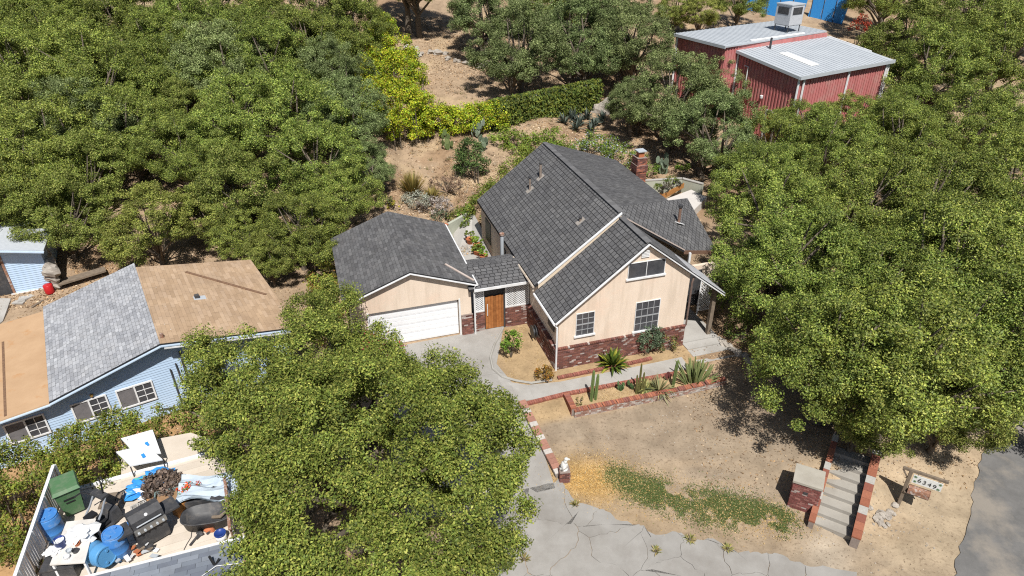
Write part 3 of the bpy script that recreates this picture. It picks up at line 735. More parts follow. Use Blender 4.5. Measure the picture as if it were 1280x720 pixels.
# wall along the drive with alternating brick and white copings
dw = thing('drive_wall', 'low wall beside the driveway capped with alternating brick and white blocks', 'wall', PT(652, 506))
a0, a1 = PT(652, 506), PT(699, 597)
wallrun(dw, [a0, a1], .24, th=.26, seed=5, name='wall', face=[(.42, .40, .37), (.36, .34, .31)], cap=False)
seq = [1, 1, 0, 1, 1, 0, 1, 1, 0, 1, 1, 0, 1, 1, 1, 0]
ln = len(seq)
for i, s_ in enumerate(seq):
    p = a0+(a1-a0)*(i/ln); q = a0+(a1-a0)*((i+.96)/ln)
    for w_ in (p, q): w_[2] = float(T(w_[0], w_[1]))+.24-.03
    part('coping_brick' if s_ else 'coping_block', M_brick, dw, lambda b: b.bar(p, q, .34, .11, tint=tuple(np.array((.37, .19, .14) if s_ else (.54, .50, .46))*rg.uniform(.85, 1.12))))
# statue on its brick pier
def boxat(b, c, az, sx_, sy_, z0, z1, tint=None):
    f = Fr((c[0], c[1], 0), az); b.box(f, -sx_/2, sx_/2, -sy_/2, sy_/2, z0, z1, tint); return f
sp = PT(705, 598)
pier = thing('brick_pier', 'small square brick pier at the end of the drive wall', 'pier', sp)
bc = MB(); sf = boxat(bc, sp, R(5), .42, .42, sp[2]-.3, sp[2]+.50); body = bc.build('core', M_mortar, pier)
fb = MB(); bricks(fb, sf.w(-.21, -.21, 0), sf.ux, .42, sp[2]-.1, sp[2]+.5, -sf.uy, .2, .075, seed=6, cols=BR[:5]+[(.5, .4, .36)], wts=[1]*6)
bricks(fb, sf.w(-.21, .21, 0), -sf.uy, .42, sp[2]-.1, sp[2]+.5, -sf.ux, .2, .075, seed=7); bricks(fb, sf.w(.21, -.21, 0), sf.uy, .42, sp[2]-.1, sp[2]+.5, sf.ux, .2, .075, seed=8)
k_ = fb.build('bricks', M_brick, body); k_['kind'] = 'stuff'
M_stat = mat('white_statue', (.74, .73, .70), (.5, .49, .46), rough=.8, scale=7)
stz = sp[2]+.5
eg = thing('bird_statue', 'white bird statue perched on the small brick pier', 'statue', (sp[0], sp[1], stz))
def egb(b):
    b.lathe(sf.w(0, 0, stz), [(.17, 0), (.18, .05), (.13, .07)], 12)
    b.blob(sf.w(-.02, 0, stz+.3), (.19, .17, .25), 1, 14, 10, .1)
    b.tube([sf.w(0, 0, stz+.42), sf.w(.03, -.01, stz+.58), sf.w(.05, -.02, stz+.68)], [.13, .09, .085], 10)
    b.blob(sf.w(.07, -.02, stz+.72), (.12, .1, .1), 2, 12, 8, .05)
part('body', M_stat, eg, egb, True)
eg.scale = (.8, .8, .8)
for sgn in (1, -1): part('wing', M_stat, eg, lambda b: b.tube([sf.w(.05, .14*sgn, stz+.45), sf.w(-.05, .18*sgn, stz+.3), sf.w(-.16, .13*sgn, stz+.06)], [.05, .09, .03], 8), True)
part('beak', M_stat, eg, lambda b: b.tube([sf.w(.16, -.03, stz+.73), sf.w(.23, -.04, stz+.71), sf.w(.25, -.04, stz+.66)], [.05, .035, .008], 8), True)
part('tail', M_stat, eg, lambda b: b.tube([sf.w(-.1, 0, stz+.15), sf.w(-.22, 0, stz+.02)], [.1, .06], 8), True)
# pillar at the foot of the drive
pp = PT(612, 712)
gp = thing('gate_pillar', 'white painted pillar with a red brick cap beside the cracked drive', 'pillar', pp)
part('shaft', M_white, gp, lambda b: boxat(b, pp, R(10), .75, .7, pp[2]-.3, pp[2]+.75))
pf = Fr((pp[0], pp[1], 0), R(10))
for i in range(4): part('cap_brick', M_brick, gp, lambda b: b.box(pf, -.42+i*.21, -.42+i*.21+.2, -.4, .4, pp[2]+.752, pp[2]+.84, tint=RED[i % 4]))

# ---- stairs to the street ---------------------------------------------
s0 = P(1017, 656, -1.45); SFm = Fr((s0[0], s0[1], 0), R(-31))
st = thing('street_stairs', 'concrete garden stairs between brick side walls rising from the drive', 'stairs', s0)
NS = 8
for i in range(NS):
    z = -1.50+.165*(i+1); part('step', M_conc, st, lambda b: b.box(SFm, 0, 1.32, i*.44, i*.44+.5-.06*(i == NS-1), -1.7, z, tint=(.86, .84, .80)))
def swall(x0, x1, hgt, nm, sd_):
    o = part(nm, M_mortar, st, lambda b: b.prism([SFm.w(x0, -.25, -1.7), SFm.w(x1, -.25, -1.7), SFm.w(x1, 3.6, -1.7), SFm.w(x0, 3.6, -1.7)], [SFm.w(x0, -.25, -1.45+hgt), SFm.w(x1, -.25, -1.45+hgt), SFm.w(x1, 3.6, -.05+hgt), SFm.w(x0, 3.6, -.05+hgt)]))
    for k in range(12):
        y0 = -.25+k*.32; z = lambda y: -1.45+hgt+(y+.25)*1.4/3.85+.004
        c = RED[k % 4] if k % 4 != 3 else (.5, .48, .44)
        c = tuple(np.array(c)*.8)
        sub('cap_brick', M_brick, o, lambda b: b.prism([SFm.w(x0-.02, y0, z(y0)), SFm.w(x1+.02, y0, z(y0)), SFm.w(x1+.02, y0+.31, z(y0+.31)), SFm.w(x0-.02, y0+.31, z(y0+.31))], [SFm.w(x0-.02, y0, z(y0)+.07), SFm.w(x1+.02, y0, z(y0)+.07), SFm.w(x1+.02, y0+.31, z(y0+.31)+.07), SFm.w(x0-.02, y0+.31, z(y0+.31)+.07)], c))
swall(1.33, 1.62, .36, 'side_wall', 1); swall(-.2, -.005, .32, 'side_wall', 2)
pA, pB = P(993, 600, .12), P(1028, 611, .12); pd = pB-pA; PFm = Fr((pA[0], pA[1], 0), math.atan2(pd[1], pd[0])); pw = np.linalg.norm(pd)
pr = thing('stair_pier', 'big brick pier with flat concrete top at the left of the stairs', 'pier', (pA[0], pA[1], -1.2))
core = part('core', M_mortar, pr, lambda b: b.box(PFm, 0, pw, 0, .95, -2.0, .02)); 
def pfb(b):
    for (a, u, l_, n_, sd_) in ((PFm.w(0, 0, 0), PFm.ux, pw, -PFm.uy, 1), (PFm.w(0, .95, 0), -PFm.uy, .95, -PFm.ux, 2), (PFm.w(pw, 0, 0), PFm.uy, .95, PFm.ux, 3)):
        bricks(b, a, u, l_, -1.7, .02, n_, .2, .075, seed=70+sd_, cols=[(.25, .09, .08), (.21, .075, .065), (.31, .14, .12), (.44, .36, .33)], wts=[3, 3, 2, 1])
sub('bricks', M_brick, core, pfb, kind='stuff')
part('cap_slab', M_conc, pr, lambda b: b.box(PFm, -.04, pw+.04, -.05, 1.0, .021, .12, tint=(.95, .92, .84)))
part('drain_hole', M_dark, pr, lambda b: b.box(PFm, pw*.42, pw*.42+.16, -.03, .02, -.42, -.3))
# ---- mailbox and house number -----------------------------------------
mp = PT(1123, 630); MF = Fr((mp[0], mp[1], mp[2]), R(-31))
mb_ = thing('mailbox_stand', 'rusty mailbox on a timber post with a white house number board', 'mailbox', mp)
part('post', M_wood, mb_, lambda b: b.box(MF, -.06, .06, -.06, .06, -.3, 1.85))
part('top_bar', M_wood, mb_, lambda b: b.box(MF, -.3, 1.25, -.05, .05, 1.80, 1.9))
part('brace', M_wood, mb_, lambda b: b.bar(MF.w(0, 0, 1.35), MF.w(-.28, .0, 1.78), .05, .05))
sg = part('number_board', mat('sign_white', (.74, .75, .74), (.62, .64, .62), rough=.6, scale=9), mb_, lambda b: b.box(MF, .12, 1.12, -.025, .005, 1.3, 1.70))
for i, xx in enumerate((.25, .95)): sub('hook', M_dark, sg, lambda b: b.tube([MF.w(xx, 0, 1.69), MF.w(xx, 0, 1.81)], .012, 5))
def txt(body_, size, par, m, org, xdir, zdir, name):
    cu = bpy.data.curves.new(name, 'FONT'); cu.body = body_; cu.size = size; cu.extrude = .004; cu.align_x = 'CENTER'; cu.align_y = 'CENTER'
    o = bpy.data.objects.new(name, cu); COL.objects.link(o); dg = bpy.context.evaluated_depsgraph_get(); dg.update()
    me = bpy.data.meshes.new_from_object(o.evaluated_get(dg)); bpy.data.objects.remove(o)
    V = np.array([v.co[:] for v in me.vertices]); Fs = [tuple(p.vertices) for p in me.polygons]
    yd = np.cross(zdir, xdir); W3 = np.array(org)+V[:, :1]*np.array(xdir)+V[:, 1:2]*np.array(zdir)-V[:, 2:3]*np.array(yd)
    return mesh_obj(name, W3, Fs, m, par, np.ones((len(V), 3)))
for i, chh in enumerate('6349'):
    txt(chh, .27, sg, M_dark, MF.w(.36+i*.175, -.034, 1.5-.02*i), MF.ux, np.array([0, 0, 1.]), 'numeral')
def sprig(b, x, z, s_=1):
    for a in range(6): b.bar(MF.w(x, -.03, z), MF.w(x+.06*s_*math.cos(a*1.05), -.031, z+.06*s_*math.sin(a*1.05)), .006, .02)
for (x, z) in ((.2, 1.62), (.22, 1.4), (1.04, 1.62), (1.02, 1.37)): sub('sprig', M_greenpl, sg, lambda b: sprig(b, x, z))
def mbx(b):
    pr_ = [(-.15, 0), (.15, 0), (.15, .17), (.11, .27), (0, .32), (-.11, .27), (-.15, .17)]
    b.prism([MF.w(.1, y, .82+z) for y, z in pr_], [MF.w(.82, y, .82+z) for y, z in pr_])
bx_ = part('box', M_rust, mb_, mbx)
sub('box_door', M_rust, bx_, lambda b: b.prism([MF.w(.825, y*1.06, .815+z*1.04) for y, z in ((-.15, 0), (.15, 0), (.15, .17), (.11, .27), (0, .32), (-.11, .27), (-.15, .17))], [MF.w(.85, y*1.06, .815+z*1.04) for y, z in ((-.15, 0), (.15, 0), (.15, .17), (.11, .27), (0, .32), (-.11, .27), (-.15, .17))]))
part('box_shelf', M_wood, mb_, lambda b: b.box(MF, 0, .84, -.12, .12, .77, .815))

# ---- plants ------------------------------------------------------------
def bush(name, label, cat, base, rad, n, ls, pal, seed, group=None, stems=5, h0=None, crad=None, per=26, flat=.9, low=-.3, m=None):
    rg_ = np.random.default_rng(seed); base = np.array(base, float); rad = np.array(rad, float)
    o = thing(name, label, cat, base, group)
    c = base+np.array([0, 0, h0 if h0 is not None else rad[2]*.85])
    pos, nrm, cv, Cc = crown_pts([(c, rad)], max(4, n//per), per, rg_, crad or (rad.min()*.25, rad.min()*.45), flat, low)
    pos[:, 2] = np.maximum(pos[:, 2], base[2]+.02)
    V, Fc, tn = leaves(pos, nrm, ls, pal, rg_, clump=cv); mesh_obj('foliage', V, Fc, m or M_leaf, o, tn)
    b = MB()
    for t in Cc[rg_.permutation(len(Cc))[:stems]]: b.tube([base-np.array([0, 0, .08]), (base+t)/2+rg_.normal(size=3)*.04, t], [.03*rad.max()+.008, .02*rad.max()+.006, .004], 5)
    b.build('stem', M_bark, o); return o
def blades(name, label, cat, base, n, ln, wd, pal, seed, up=(.2, 1.3), droop=.3, group=None, m=None):
    rg_ = random.Random(seed); base = np.array(base, float); o = thing(name, label, cat, base, group); b = MB()
    for i in range(n):
        a = rg_.uniform(0, 6.283); e = rg_.uniform(*up); L_ = ln*rg_.uniform(.7, 1.1); d = np.array([math.cos(a)*math.cos(e), math.sin(a)*math.cos(e), math.sin(e)])
        s_ = np.array([-math.sin(a), math.cos(a), 0])*wd/2; c = tuple(np.array(pal[rg_.randrange(len(pal))])*rg_.uniform(.8, 1.2))
        p0 = base+np.array([math.cos(a), math.sin(a), 0])*.04; p1 = p0+d*L_*.55; p2 = p0+d*L_-np.array([0, 0, droop*L_*(1-math.sin(e))])
        b.add([p0-s_*.7, p0+s_*.7, p1+s_, p1-s_, p2], [(0, 1, 2, 3), (3, 2, 4)], c)
    b.build('leaf_rosette', m or M_leaf, o); b2 = MB(); b2.lathe(base-np.array([0, 0, .05]), [(.06, 0), (.08, .06), (.03, .14)], 7); b2.build('stem', M_bark, o); return o
M_cact = mat('cactus_green', (.16, .21, .07), (.10, .15, .05), rough=.7, scale=12, tint=True)
def cactus(name, label, stems, col=(1, 1, 1), rad=.075, group=None):
    b0 = np.array(stems[0][0], float); o = thing(name, label, 'cactus', b0, group)
    for base, top in stems:
        base = np.array(base, float); top = np.array(top, float); b = MB(); n = 12; pts = [base-np.array([0, 0, .05]), base+(top-base)*.35, base+(top-base)*.75, base+(top-base)*.95, top]
        rr = [rad*.85, rad, rad*.95, rad*.7, rad*.15]; V = []
        for p, r_ in zip(pts, rr): V += [p+np.array([math.cos(2*math.pi*k/n), math.sin(2*math.pi*k/n), 0])*r_*(1 if k % 2 else .72) for k in range(n)]
        b.add(V, [(i*n+k, i*n+(k+1) % n, (i+1)*n+(k+1) % n, (i+1)*n+k) for i in range(4) for k in range(n)]+[tuple(range(4*n, 5*n))], tuple(np.array(col)*rg.uniform(.85, 1.15)))
        b.build('stem', M_cact, o)
    return o
up3 = lambda p, h, dx=0, dy=0: np.array(p)+np.array([dx, dy, h])
q1, q2 = PT(739, 501), PT(744, 499)
cactus('column_cactus', 'pair of tall green column cacti at the corner of the planter', [(q1, up3(q1, 1.75, .03)), (q2, up3(q2, 1.45, .06))], rad=.085)
q1 = PT(798, 492)
cactus('column_cactus', 'thin brown column cactus stems behind the yucca', [(up3(q1, 0, dx), up3(q1, h, dx*1.4)) for dx, h in ((-.1, 1.1), (0, 1.75), (.12, 1.25), (.2, .9))], (1.05, .72, .75), .055)
q1 = PT(841, 483)
cactus('column_cactus', 'single green column cactus beside the many stemmed clump', [(q1, up3(q1, 1.5, .06))], rad=.085)
q1 = PT(868, 478); st_l = []
for i in range(52):
    a = rg.uniform(0, 6.28); r_ = rg.random()**.6; b_ = up3(q1, 0, r_*.55*math.cos(a), r_*.4*math.sin(a)); st_l.append((b_, up3(b_, rg.uniform(.55, 1.45)*(1.1-.35*r_), math.cos(a)*r_*.75, math.sin(a)*r_*.5)))
cactus('cactus_clump', 'large clump of many thin grey green cactus stems by the porch', st_l, (1.5, 1.3, 1.5), .04)
YUC = [(.30, .32, .16), (.22, .26, .13), (.40, .36, .17), (.16, .19, .10)]
blades('yucca', 'spiky grey green yucca hanging over the planter wall', 'yucca', up3(PT(823, 492), .12), 120, .85, .055, YUC, 1, (-.2, 1.3))
blades('yucca', 'smaller yellowish yucca left of the spiky one', 'yucca', up3(PT(807, 489), .1), 90, .6, .05, [(.38, .36, .13), (.28, .30, .12), (.2, .22, .09)], 2, (-.1, 1.3))
def pear(label, base, n, seed, s_=.16, col=((.07, .13, .05), (.10, .17, .07)), group=None):
    rg_ = random.Random(seed); base = np.array(base, float); o = thing('prickly_pear', label, 'cactus', base, group); tips = [base]
    for i in range(n):
        t = tips[rg_.randrange(len(tips))]; t = t if t[2] < base[2]+s_*2.2 else tips[rg_.randrange(min(4, len(tips)))]; a = rg_.uniform(0, 6.28); c = t+np.array([math.cos(a)*s_*.55, math.sin(a)*s_*.55, s_*rg_.uniform(.5, 1.1)])
        b = MB(); th = rg_.uniform(0, 3.14); ax = np.array([math.cos(th), math.sin(th), 0]); nn = np.array([-math.sin(th), math.cos(th), 0]); V = []
        for j in range(9): V += [c+ax*s_*.5*math.cos(j*.698)+np.array([0, 0, 1])*s_*.72*math.sin(j*.698)+nn*.022*k for k in (-1, 1)]
        b.add(V, [tuple(range(0, 18, 2)), tuple(range(17, 0, -2))]+[(2*j, 2*j+1, (2*j+3) % 18, (2*j+2) % 18) for j in range(9)], tuple(np.array(col[rg_.randrange(len(col))])*rg_.uniform(.8, 1.2)))
        b.build('pad', leafmat('pad_skin'), o); tips.append(c)
    return o
pear('dark green prickly pear growing between the column cacti', PT(776, 487), 14, 3)
pear('small dark prickly pear beside the thin brown stems', PT(789, 486), 8, 4, .13)
pear('reddish prickly pear pads next to the single column cactus', PT(834, 474), 6, 5, .16, ((.16, .06, .05), (.08, .07, .05)))
bush('yellow_shrub', 'tiny dry shrub in the planter soil by its left end', 'shrub', PT(725, 505), (.22, .2, .18), 160, .06, [(.35, .28, .1), (.2, .2, .07)], 21)
blades('lily_plant', 'yellow green strap leaved plant under the front windows', 'plant', PT(766, 458), 110, 1.0, .13, [(.12, .19, .03), (.07, .12, .02), (.10, .16, .03), (.34, .36, .05)], 6, (.25, 1.4), .45)
bush('rosemary_shrub', 'blue green upright shrub against the brick wainscot', 'shrub', PT(810, 441), (.62, .5, .85), 2200, .09, [(.10, .15, .085), (.07, .11, .06), (.14, .19, .11)], 22)
bush('scrub', 'loose olive scrub between the upright shrub and the house corner', 'shrub', PT(832, 437), (.55, .4, .5), 700, .08, [(.2, .2, .06), (.12, .15, .05), (.3, .22, .07)], 23)
bush('orange_bush', 'small round orange brown bush at the corner of the house', 'bush', PT(681, 474), (.42, .4, .42), 900, .08, [(.40, .20, .03), (.28, .15, .03), (.45, .30, .05), (.2, .16, .04)], 24)
bush('green_shrub', 'bright green upright shrub in the bed beside the gate', 'shrub', PT(639, 446), (.45, .4, .85), 1100, .11, BRGT, 25)
bush('flower_cluster', 'tiny red flowering tuft beside the orange bush', 'flower', PT(671, 466), (.16, .14, .14), 90, .07, [(.5, .08, .02), (.45, .3, .03)], 26)
part('reel_drum', M_dark, thing('hose_reel', 'dark hose reel against the brick side wall of the house', 'hose reel', W(-.25, 2.6, 0)), lambda b: b.lathe(W(-.32, 2.6, .55), [(.1, 0), (.34, 0), (.34, .04), (.14, .05), (.14, .14), (.34, .15), (.34, .19), (.1, .19)], 14, axis=UX))

# ================================================================ BLUE HOUSE
BZR = 4.4
BG = P(200, 430, BZR); BF = Fr((BG[0], BG[1], 0), R(32)); Bw = BF.w
blue = thing('blue_house', 'pale blue clapboard house with grey and tan shingle roof', 'house', Bw(-1, .4, .6))
def bwall(b):
    pr_ = ((-9.5, 2.75), (-4.1, 3.1), (0, 4.2), (5.5, 3.1))
    for y0, y1 in ((.45, .6), (7.4, 7.6)):
        p = [(-9.5, -.2), (4.9, -.2), (4.9, 3.15), (0, 4.2), (-4.1, 3.1), (-9.5, 2.75)]
        b.prism([Bw(x, y0, z) for x, z in p], [Bw(x, y1, z) for x, z in p])
    b.box(BF, 4.7, 4.9, .61, 7.39, -.2, 3.1)
bwl = part('wall', M_blue, blue, bwall)
def clap(b):
    top = lambda x: np.interp(x, [-9.5, -4.1, 0, 4.9], [2.7, 3.05, 4.12, 3.12]); z = .1
    while z < 4.1:
        lo, hi = -9.5, 4.9
        if z+.115 > 2.7: 
            xs = np.linspace(-9.5, 4.9, 301); ok = xs[top(xs) > z+.115]
            if not len(ok): break
            lo, hi = ok[0], ok[-1]
        b.prism([Bw(lo, .45, z), Bw(hi, .45, z), Bw(hi, .425, z), Bw(lo, .425, z)][::-1], [Bw(lo, .45, z+.115), Bw(hi, .45, z+.115), Bw(hi, .442, z+.115), Bw(lo, .442, z+.115)][::-1]); z += .117
sub('clapboards', M_blue, bwl, clap, kind='stuff')
M_shedroof = mat('shed_blue_trim', (.50, .60, .72), (.42, .53, .66), rough=.8, scale=2.5)
BL = [Bw(-4.15, 0, 3.28), Bw(0, 0, 4.4), Bw(0, 8.1, 4.4), Bw(-4.15, 8.1, 3.28)]
BRt = [Bw(0, 0, 4.4), Bw(5.4, 0, 3.28), Bw(5.2, 7.6, 3.32), Bw(0, 7.6, 4.4)]
BFl = [Bw(-10, 0, 2.85), Bw(-4.17, 0, 3.24), Bw(-4.17, 7.75, 3.24), Bw(-10, 7.75, 2.85)]
M_tan = mat('tan_rollroof', (.50, .335, .20), (.42, .27, .155), rough=.95, scale=.9, c3=(.44, .24, .11), s3=1.6, t3=(.58, .72))
rL = part('roof', M_roofdeck, blue, lambda b: slabroof(b, BL, .13), label='grey shingled roof slope')
sub('shingles', M_shingle, rL, lambda b: shingles(b, BL, BF.uy, [(.38, .39, .41), (.35, .36, .38), (.42, .43, .45), (.31, .32, .34)], .3, .14, .012, .012, .07, 81), kind='stuff')
rR = part('roof', M_roofdeck, blue, lambda b: slabroof(b, BRt, .13), label='tan shingled roof slope')
sub('shingles', M_shingle, rR, lambda b: shingles(b, BRt, BF.uy, [(.47, .335, .22), (.44, .31, .20), (.49, .355, .24), (.42, .295, .19)], .6, .16, .006, .007, .05, 82), kind='stuff')
rF = part('roof', M_tan, blue, lambda b: slabroof(b, BFl, .13), label='flat tan roll roof')
sub('seam', mat('tar_seam', (.12, .07, .045), (.25, .15, .09), rough=.95, scale=9), rF, lambda b: b.bar(Bw(-5.6, .15, 3.15), Bw(-5.75, 6.0, 3.142), .09, .012))
sub('seam', mat('tar_seam', (.12, .07, .045)), rF, lambda b: b.bar(Bw(-5.95, 1.2, 3.125), Bw(-6.0, 4.2, 3.122), .05, .01))
sub('patch', mat('tar_seam', (.12, .07, .045)), rR, lambda b: b.bar(Bw(2.0, 6.6, 4.02), Bw(4.9, 3.4, 3.42), .12, .03))
vb = part('roof_vent', M_dark, blue, lambda b: b.box(BF, 1.9, 2.1, 3.65, 3.85, 3.95, 4.15)); sub('flashing', M_galv, vb, lambda b: b.bar(Bw(1.85, 3.72, 4.03), Bw(2.35, 3.72, 3.93), .35, .02))
for (x, y) in ((.5, 5.2), (.6, 3.2), (.35, 1.6), (.5, 1.1)): part('roof_jack', M_white, blue, lambda b: b.lathe(Bw(x, y, 4.28-x*.2), [(.1, -.05), (.09, .1), (.04, .12)], 7))
part('roof_jack', M_rust, blue, lambda b: b.lathe(Bw(.15, .5, 4.3), [(.08, -.05), (.07, .25), (.05, .26)], 7))
M_bluetrim = mat('blue_trim', (.50, .60, .72), (.42, .53, .66), rough=.7)
part('rake_trim', M_bluetrim, blue, lambda b: [b.bar(Bw(-4.15, -.02, 3.19), Bw(0, -.02, 4.31), .04, .16, up=BF.uy), b.bar(Bw(5.4, -.02, 3.19), Bw(0, -.02, 4.31), .04, .16, up=BF.uy), b.bar(Bw(-10, -.02, 2.77), Bw(-4.15, -.02, 3.17), .04, .16, up=BF.uy)])
part('gutter', M_white, blue, lambda b: b.bar(Bw(.1, -.07, 4.20), Bw(5.3, -.07, 3.12), .06, .07, up=BF.uy))
M_blind = mat('window_blind', (.19, .18, .185), (.13, .125, .13), rough=.8, scale=4)
for (x0, x1) in ((-5.82, -4.6), (-3.6, -2.45), (-2.0, -.76)):
    wz = 1.72+.0
    wn = part('window', M_white, blue, lambda b: [b.box(BF, x0-.06, x1+.06, .37, .424, wz-.06, wz), b.box(BF, x0-.06, x1+.06, .37, .424, wz+.85, wz+.91), b.box(BF, x0-.06, x0, .37, .424, wz, wz+.85), b.box(BF, x1, x1+.06, .37, .424, wz, wz+.85), b.box(BF, (x0+x1)/2-.03, (x0+x1)/2+.03, .37, .424, wz, wz+.85)])
    sub('pane', M_blind, wn, lambda b: b.box(BF, x0, (x0+x1)/2-.03, .405, .42, wz, wz+.85)); sub('pane', M_glass, wn, lambda b: b.box(BF, (x0+x1)/2+.03, x1, .405, .42, wz, wz+.85))
    def gb(b):
        xm = (x0+x1)/2+.03
        for k in (1,): b.box(BF, xm+(x1-xm)*k/2-.012, xm+(x1-xm)*k/2+.012, .385, .404, wz, wz+.85)
        for k in (1, 2): b.box(BF, xm, x1, .386, .4035, wz+.85*k/3-.012, wz+.85*k/3+.012)
    sub('glazing_bar', M_white, wn, gb)
for (x, z0, z1) in ((.1, .9, 2.9), (.62, .8, 3.6), (.35, 2.2, 3.1)): part('pipe', M_dark, blue, lambda b: b.tube([Bw(x, .35, z0), Bw(x-.03, .35, z1)], .03 if x < .5 else .045, 6))
part('pipe', M_dark, blue, lambda b: b.tube([Bw(-.9, .36, 1.12), Bw(.6, .36, .85)], .02, 5))
part('lamp', mat('brass', (.4, .25, .08)), blue, lambda b: b.lathe(Bw(-2.85, .36, 2.72), [(.05, 0), (.07, .1), (.03, .14)], 7))

# ---- little blue roofed shed, red can, rubble wall, board -------------
sa, sb = PT(20, 366), PT(67, 357); e1 = sb-sa
SHF = Fr((sa[0], sa[1], float(sa[2])), math.atan2(e1[1], e1[0])); sw = float(np.linalg.norm(e1[:2])); sl = -sw*.95
shed = thing('blue_shed', 'small pale blue clapboard shed behind the blue house', 'shed', sa)
sp_ = [(sl, -.3), (sw, -.3), (sw, 2.3), (0.0, 2.75), (sl, 2.3)]
swl = part('wall', M_blue, shed, lambda b: b.prism([SHF.w(x, 0, z) for x, z in sp_], [SHF.w(x, 3.2, z) for x, z in sp_]))
def sclap(b):
    z = 0.02
    while z < 2.2: b.prism([SHF.w(0, 0, z), SHF.w(sw, 0, z), SHF.w(sw, -.03, z), SHF.w(0, -.03, z)][::-1], [SHF.w(0, 0, z+.12), SHF.w(sw, 0, z+.12), SHF.w(sw, -.008, z+.12), SHF.w(0, -.008, z+.12)][::-1]); z += .125
sub('clapboards', M_blue, swl, sclap, kind='stuff')
for sgn, xe in ((1, sw+.3), (-1, sl-.3)):
    part('roof', mat('pale_roof', (.50, .53, .56), (.42, .45, .48), rough=.8), shed, lambda b: slabroof(b, [SHF.w(0, -.5, 2.9), SHF.w(xe, -.5, 2.42), SHF.w(xe, 3.5, 2.42), SHF.w(0, 3.5, 2.9)], .1))
    part('bargeboard', M_shedroof, shed, lambda b: b.bar(SHF.w(0, -.53, 2.8), SHF.w(xe, -.53, 2.32), .05, .22, up=SHF.uy))
part('door', M_dark, shed, lambda b: b.box(SHF, sl+.2, -.12, -.04, -.005, 0, 2.0)); part('corner_board', M_rust, shed, lambda b: b.box(SHF, -.1, .02, -.06, -.031, 0, 2.3))
part('sill_board', M_white, shed, lambda b: b.box(SHF, -.2, sw+.1, -.12, -.032, -.1, .015))
q = PT(63, 366)
part('body', mat('red_can', (.5, .02, .02), (.38, .015, .02), rough=.4), thing('red_drum', 'small bright red drum standing by the shed corner', 'drum', q), lambda b: b.lathe(q, [(.22, 0), (.23, .05), (.23, .5), (.2, .52), (.05, .53)], 14), True)
q = PT(54, 352)
part('body', M_galv, thing('water_tank', 'pale metal cabinet beside the red drum', 'cabinet', q), lambda b: boxat(b, q, R(25), .5, .4, q[2]-.1, q[2]+1.2))
def rocks(name, label, pts, seed, s_=(.15, .35), cat='rocks', m=None, flat=.6, group=None):
    rg_ = random.Random(seed)
    o = thing(name, label, cat, pts[0], group)
    for i, p in enumerate(pts):
        r_ = rg_.uniform(*s_); part('stone', m or M_rock, o, lambda b: b.blob(up3(p, r_*flat*.35), (r_*rg_.uniform(.7, 1.2), r_*rg_.uniform(.7, 1.1), r_*flat), seed*7+i, 8, 5, .55))
    return o
pts = []
for t in np.linspace(0, 1, 13):
    u, v = np.interp(t, [0, .4, .75, 1], [66, 56, 62, 72]), np.interp(t, [0, .4, .75, 1], [314, 326, 342, 362])
    for k in range(3): pts.append(up3(PT(u+rg.uniform(-2, 2), v+rg.uniform(-1, 1)), .15+.45*k))
rocks('rubble_wall', 'weathered stone retaining wall curving beside the blue shed', pts, 5, (.28, .42), 'wall', flat=.85)
q1, q2 = PT(75, 361), PT(134, 343)
part('board', M_wood, thing('grey_plank', 'long weathered grey plank lying behind the blue house roof', 'plank', q1), lambda b: b.bar(up3(q1, .35), up3(q2, .35), .6, .1))
q1, q2 = PT(40, 385), PT(54, 376)
part('board', M_wood, thing('loose_board', 'short loose board on the dirt by the shed', 'plank', q1), lambda b: b.bar(up3(q1, .05), up3(q2, .05), .12, .04))
for i, (u, v) in enumerate(((24, 378), (34, 372), (28, 374))):
    q = PT(u, v); part('slab', M_conc, thing('paving_piece', 'broken pale paving piece on the dirt before the shed', 'paving', q, 'paving pieces by the shed'), lambda b: boxat(b, q, i, .6, .35, q[2]-.02, q[2]+.05))
q = [PT(u, v)[:2] for u, v in ((-6, 373), (14, 374), (4, 402), (-10, 412))]; b_ = MB(); drape(b_, [tuple(x) for x in q], .05); struct(b_.build('path', M_conc))

# ================================================================ REAR PATIO
pt_ = MB(); drape(pt_, [h2(-3.0, 5.8), h2(.3, 5.8), h2(.3, 17.2), h2(-1.5, 16.2), h2(-3.0, 13.5)], .03); struct(pt_.build('patio', M_conc))
rw0, rw1 = HF.w(-3.2, 14.6, 0), HF.w(.4, 17.5, 0)
rt = thing('retaining_wall', 'pale green retaining wall behind the narrow side patio', 'wall', rw0)
part('wall', M_greywall, rt, lambda b: b.bar(up3(rw0, .4), up3(rw1, .4), .2, 1.1)); part('cap', M_terra, rt, lambda b: b.bar(up3(rw0, .98), up3(HF.w(-1.8, 15.73, 0), .98), .26, .06))
POTS = [(578, 301, .3), (596, 285, .26), (601, 300, .24), (604, 318, .26), (596, 312, .2), (608, 309, .2), (610, 322, .24)]
PL = ['terracotta pot with a leafy plant at the retaining wall', 'terracotta pot of greens by the rear house corner', 'small terracotta pot halfway along the house side', 'terracotta pot of succulents nearest the breezeway', 'squat terracotta pot with pale spiky leaves', 'tiny terracotta pot tucked against the house wall', 'terracotta pot with broad bright leaves by the grey post']
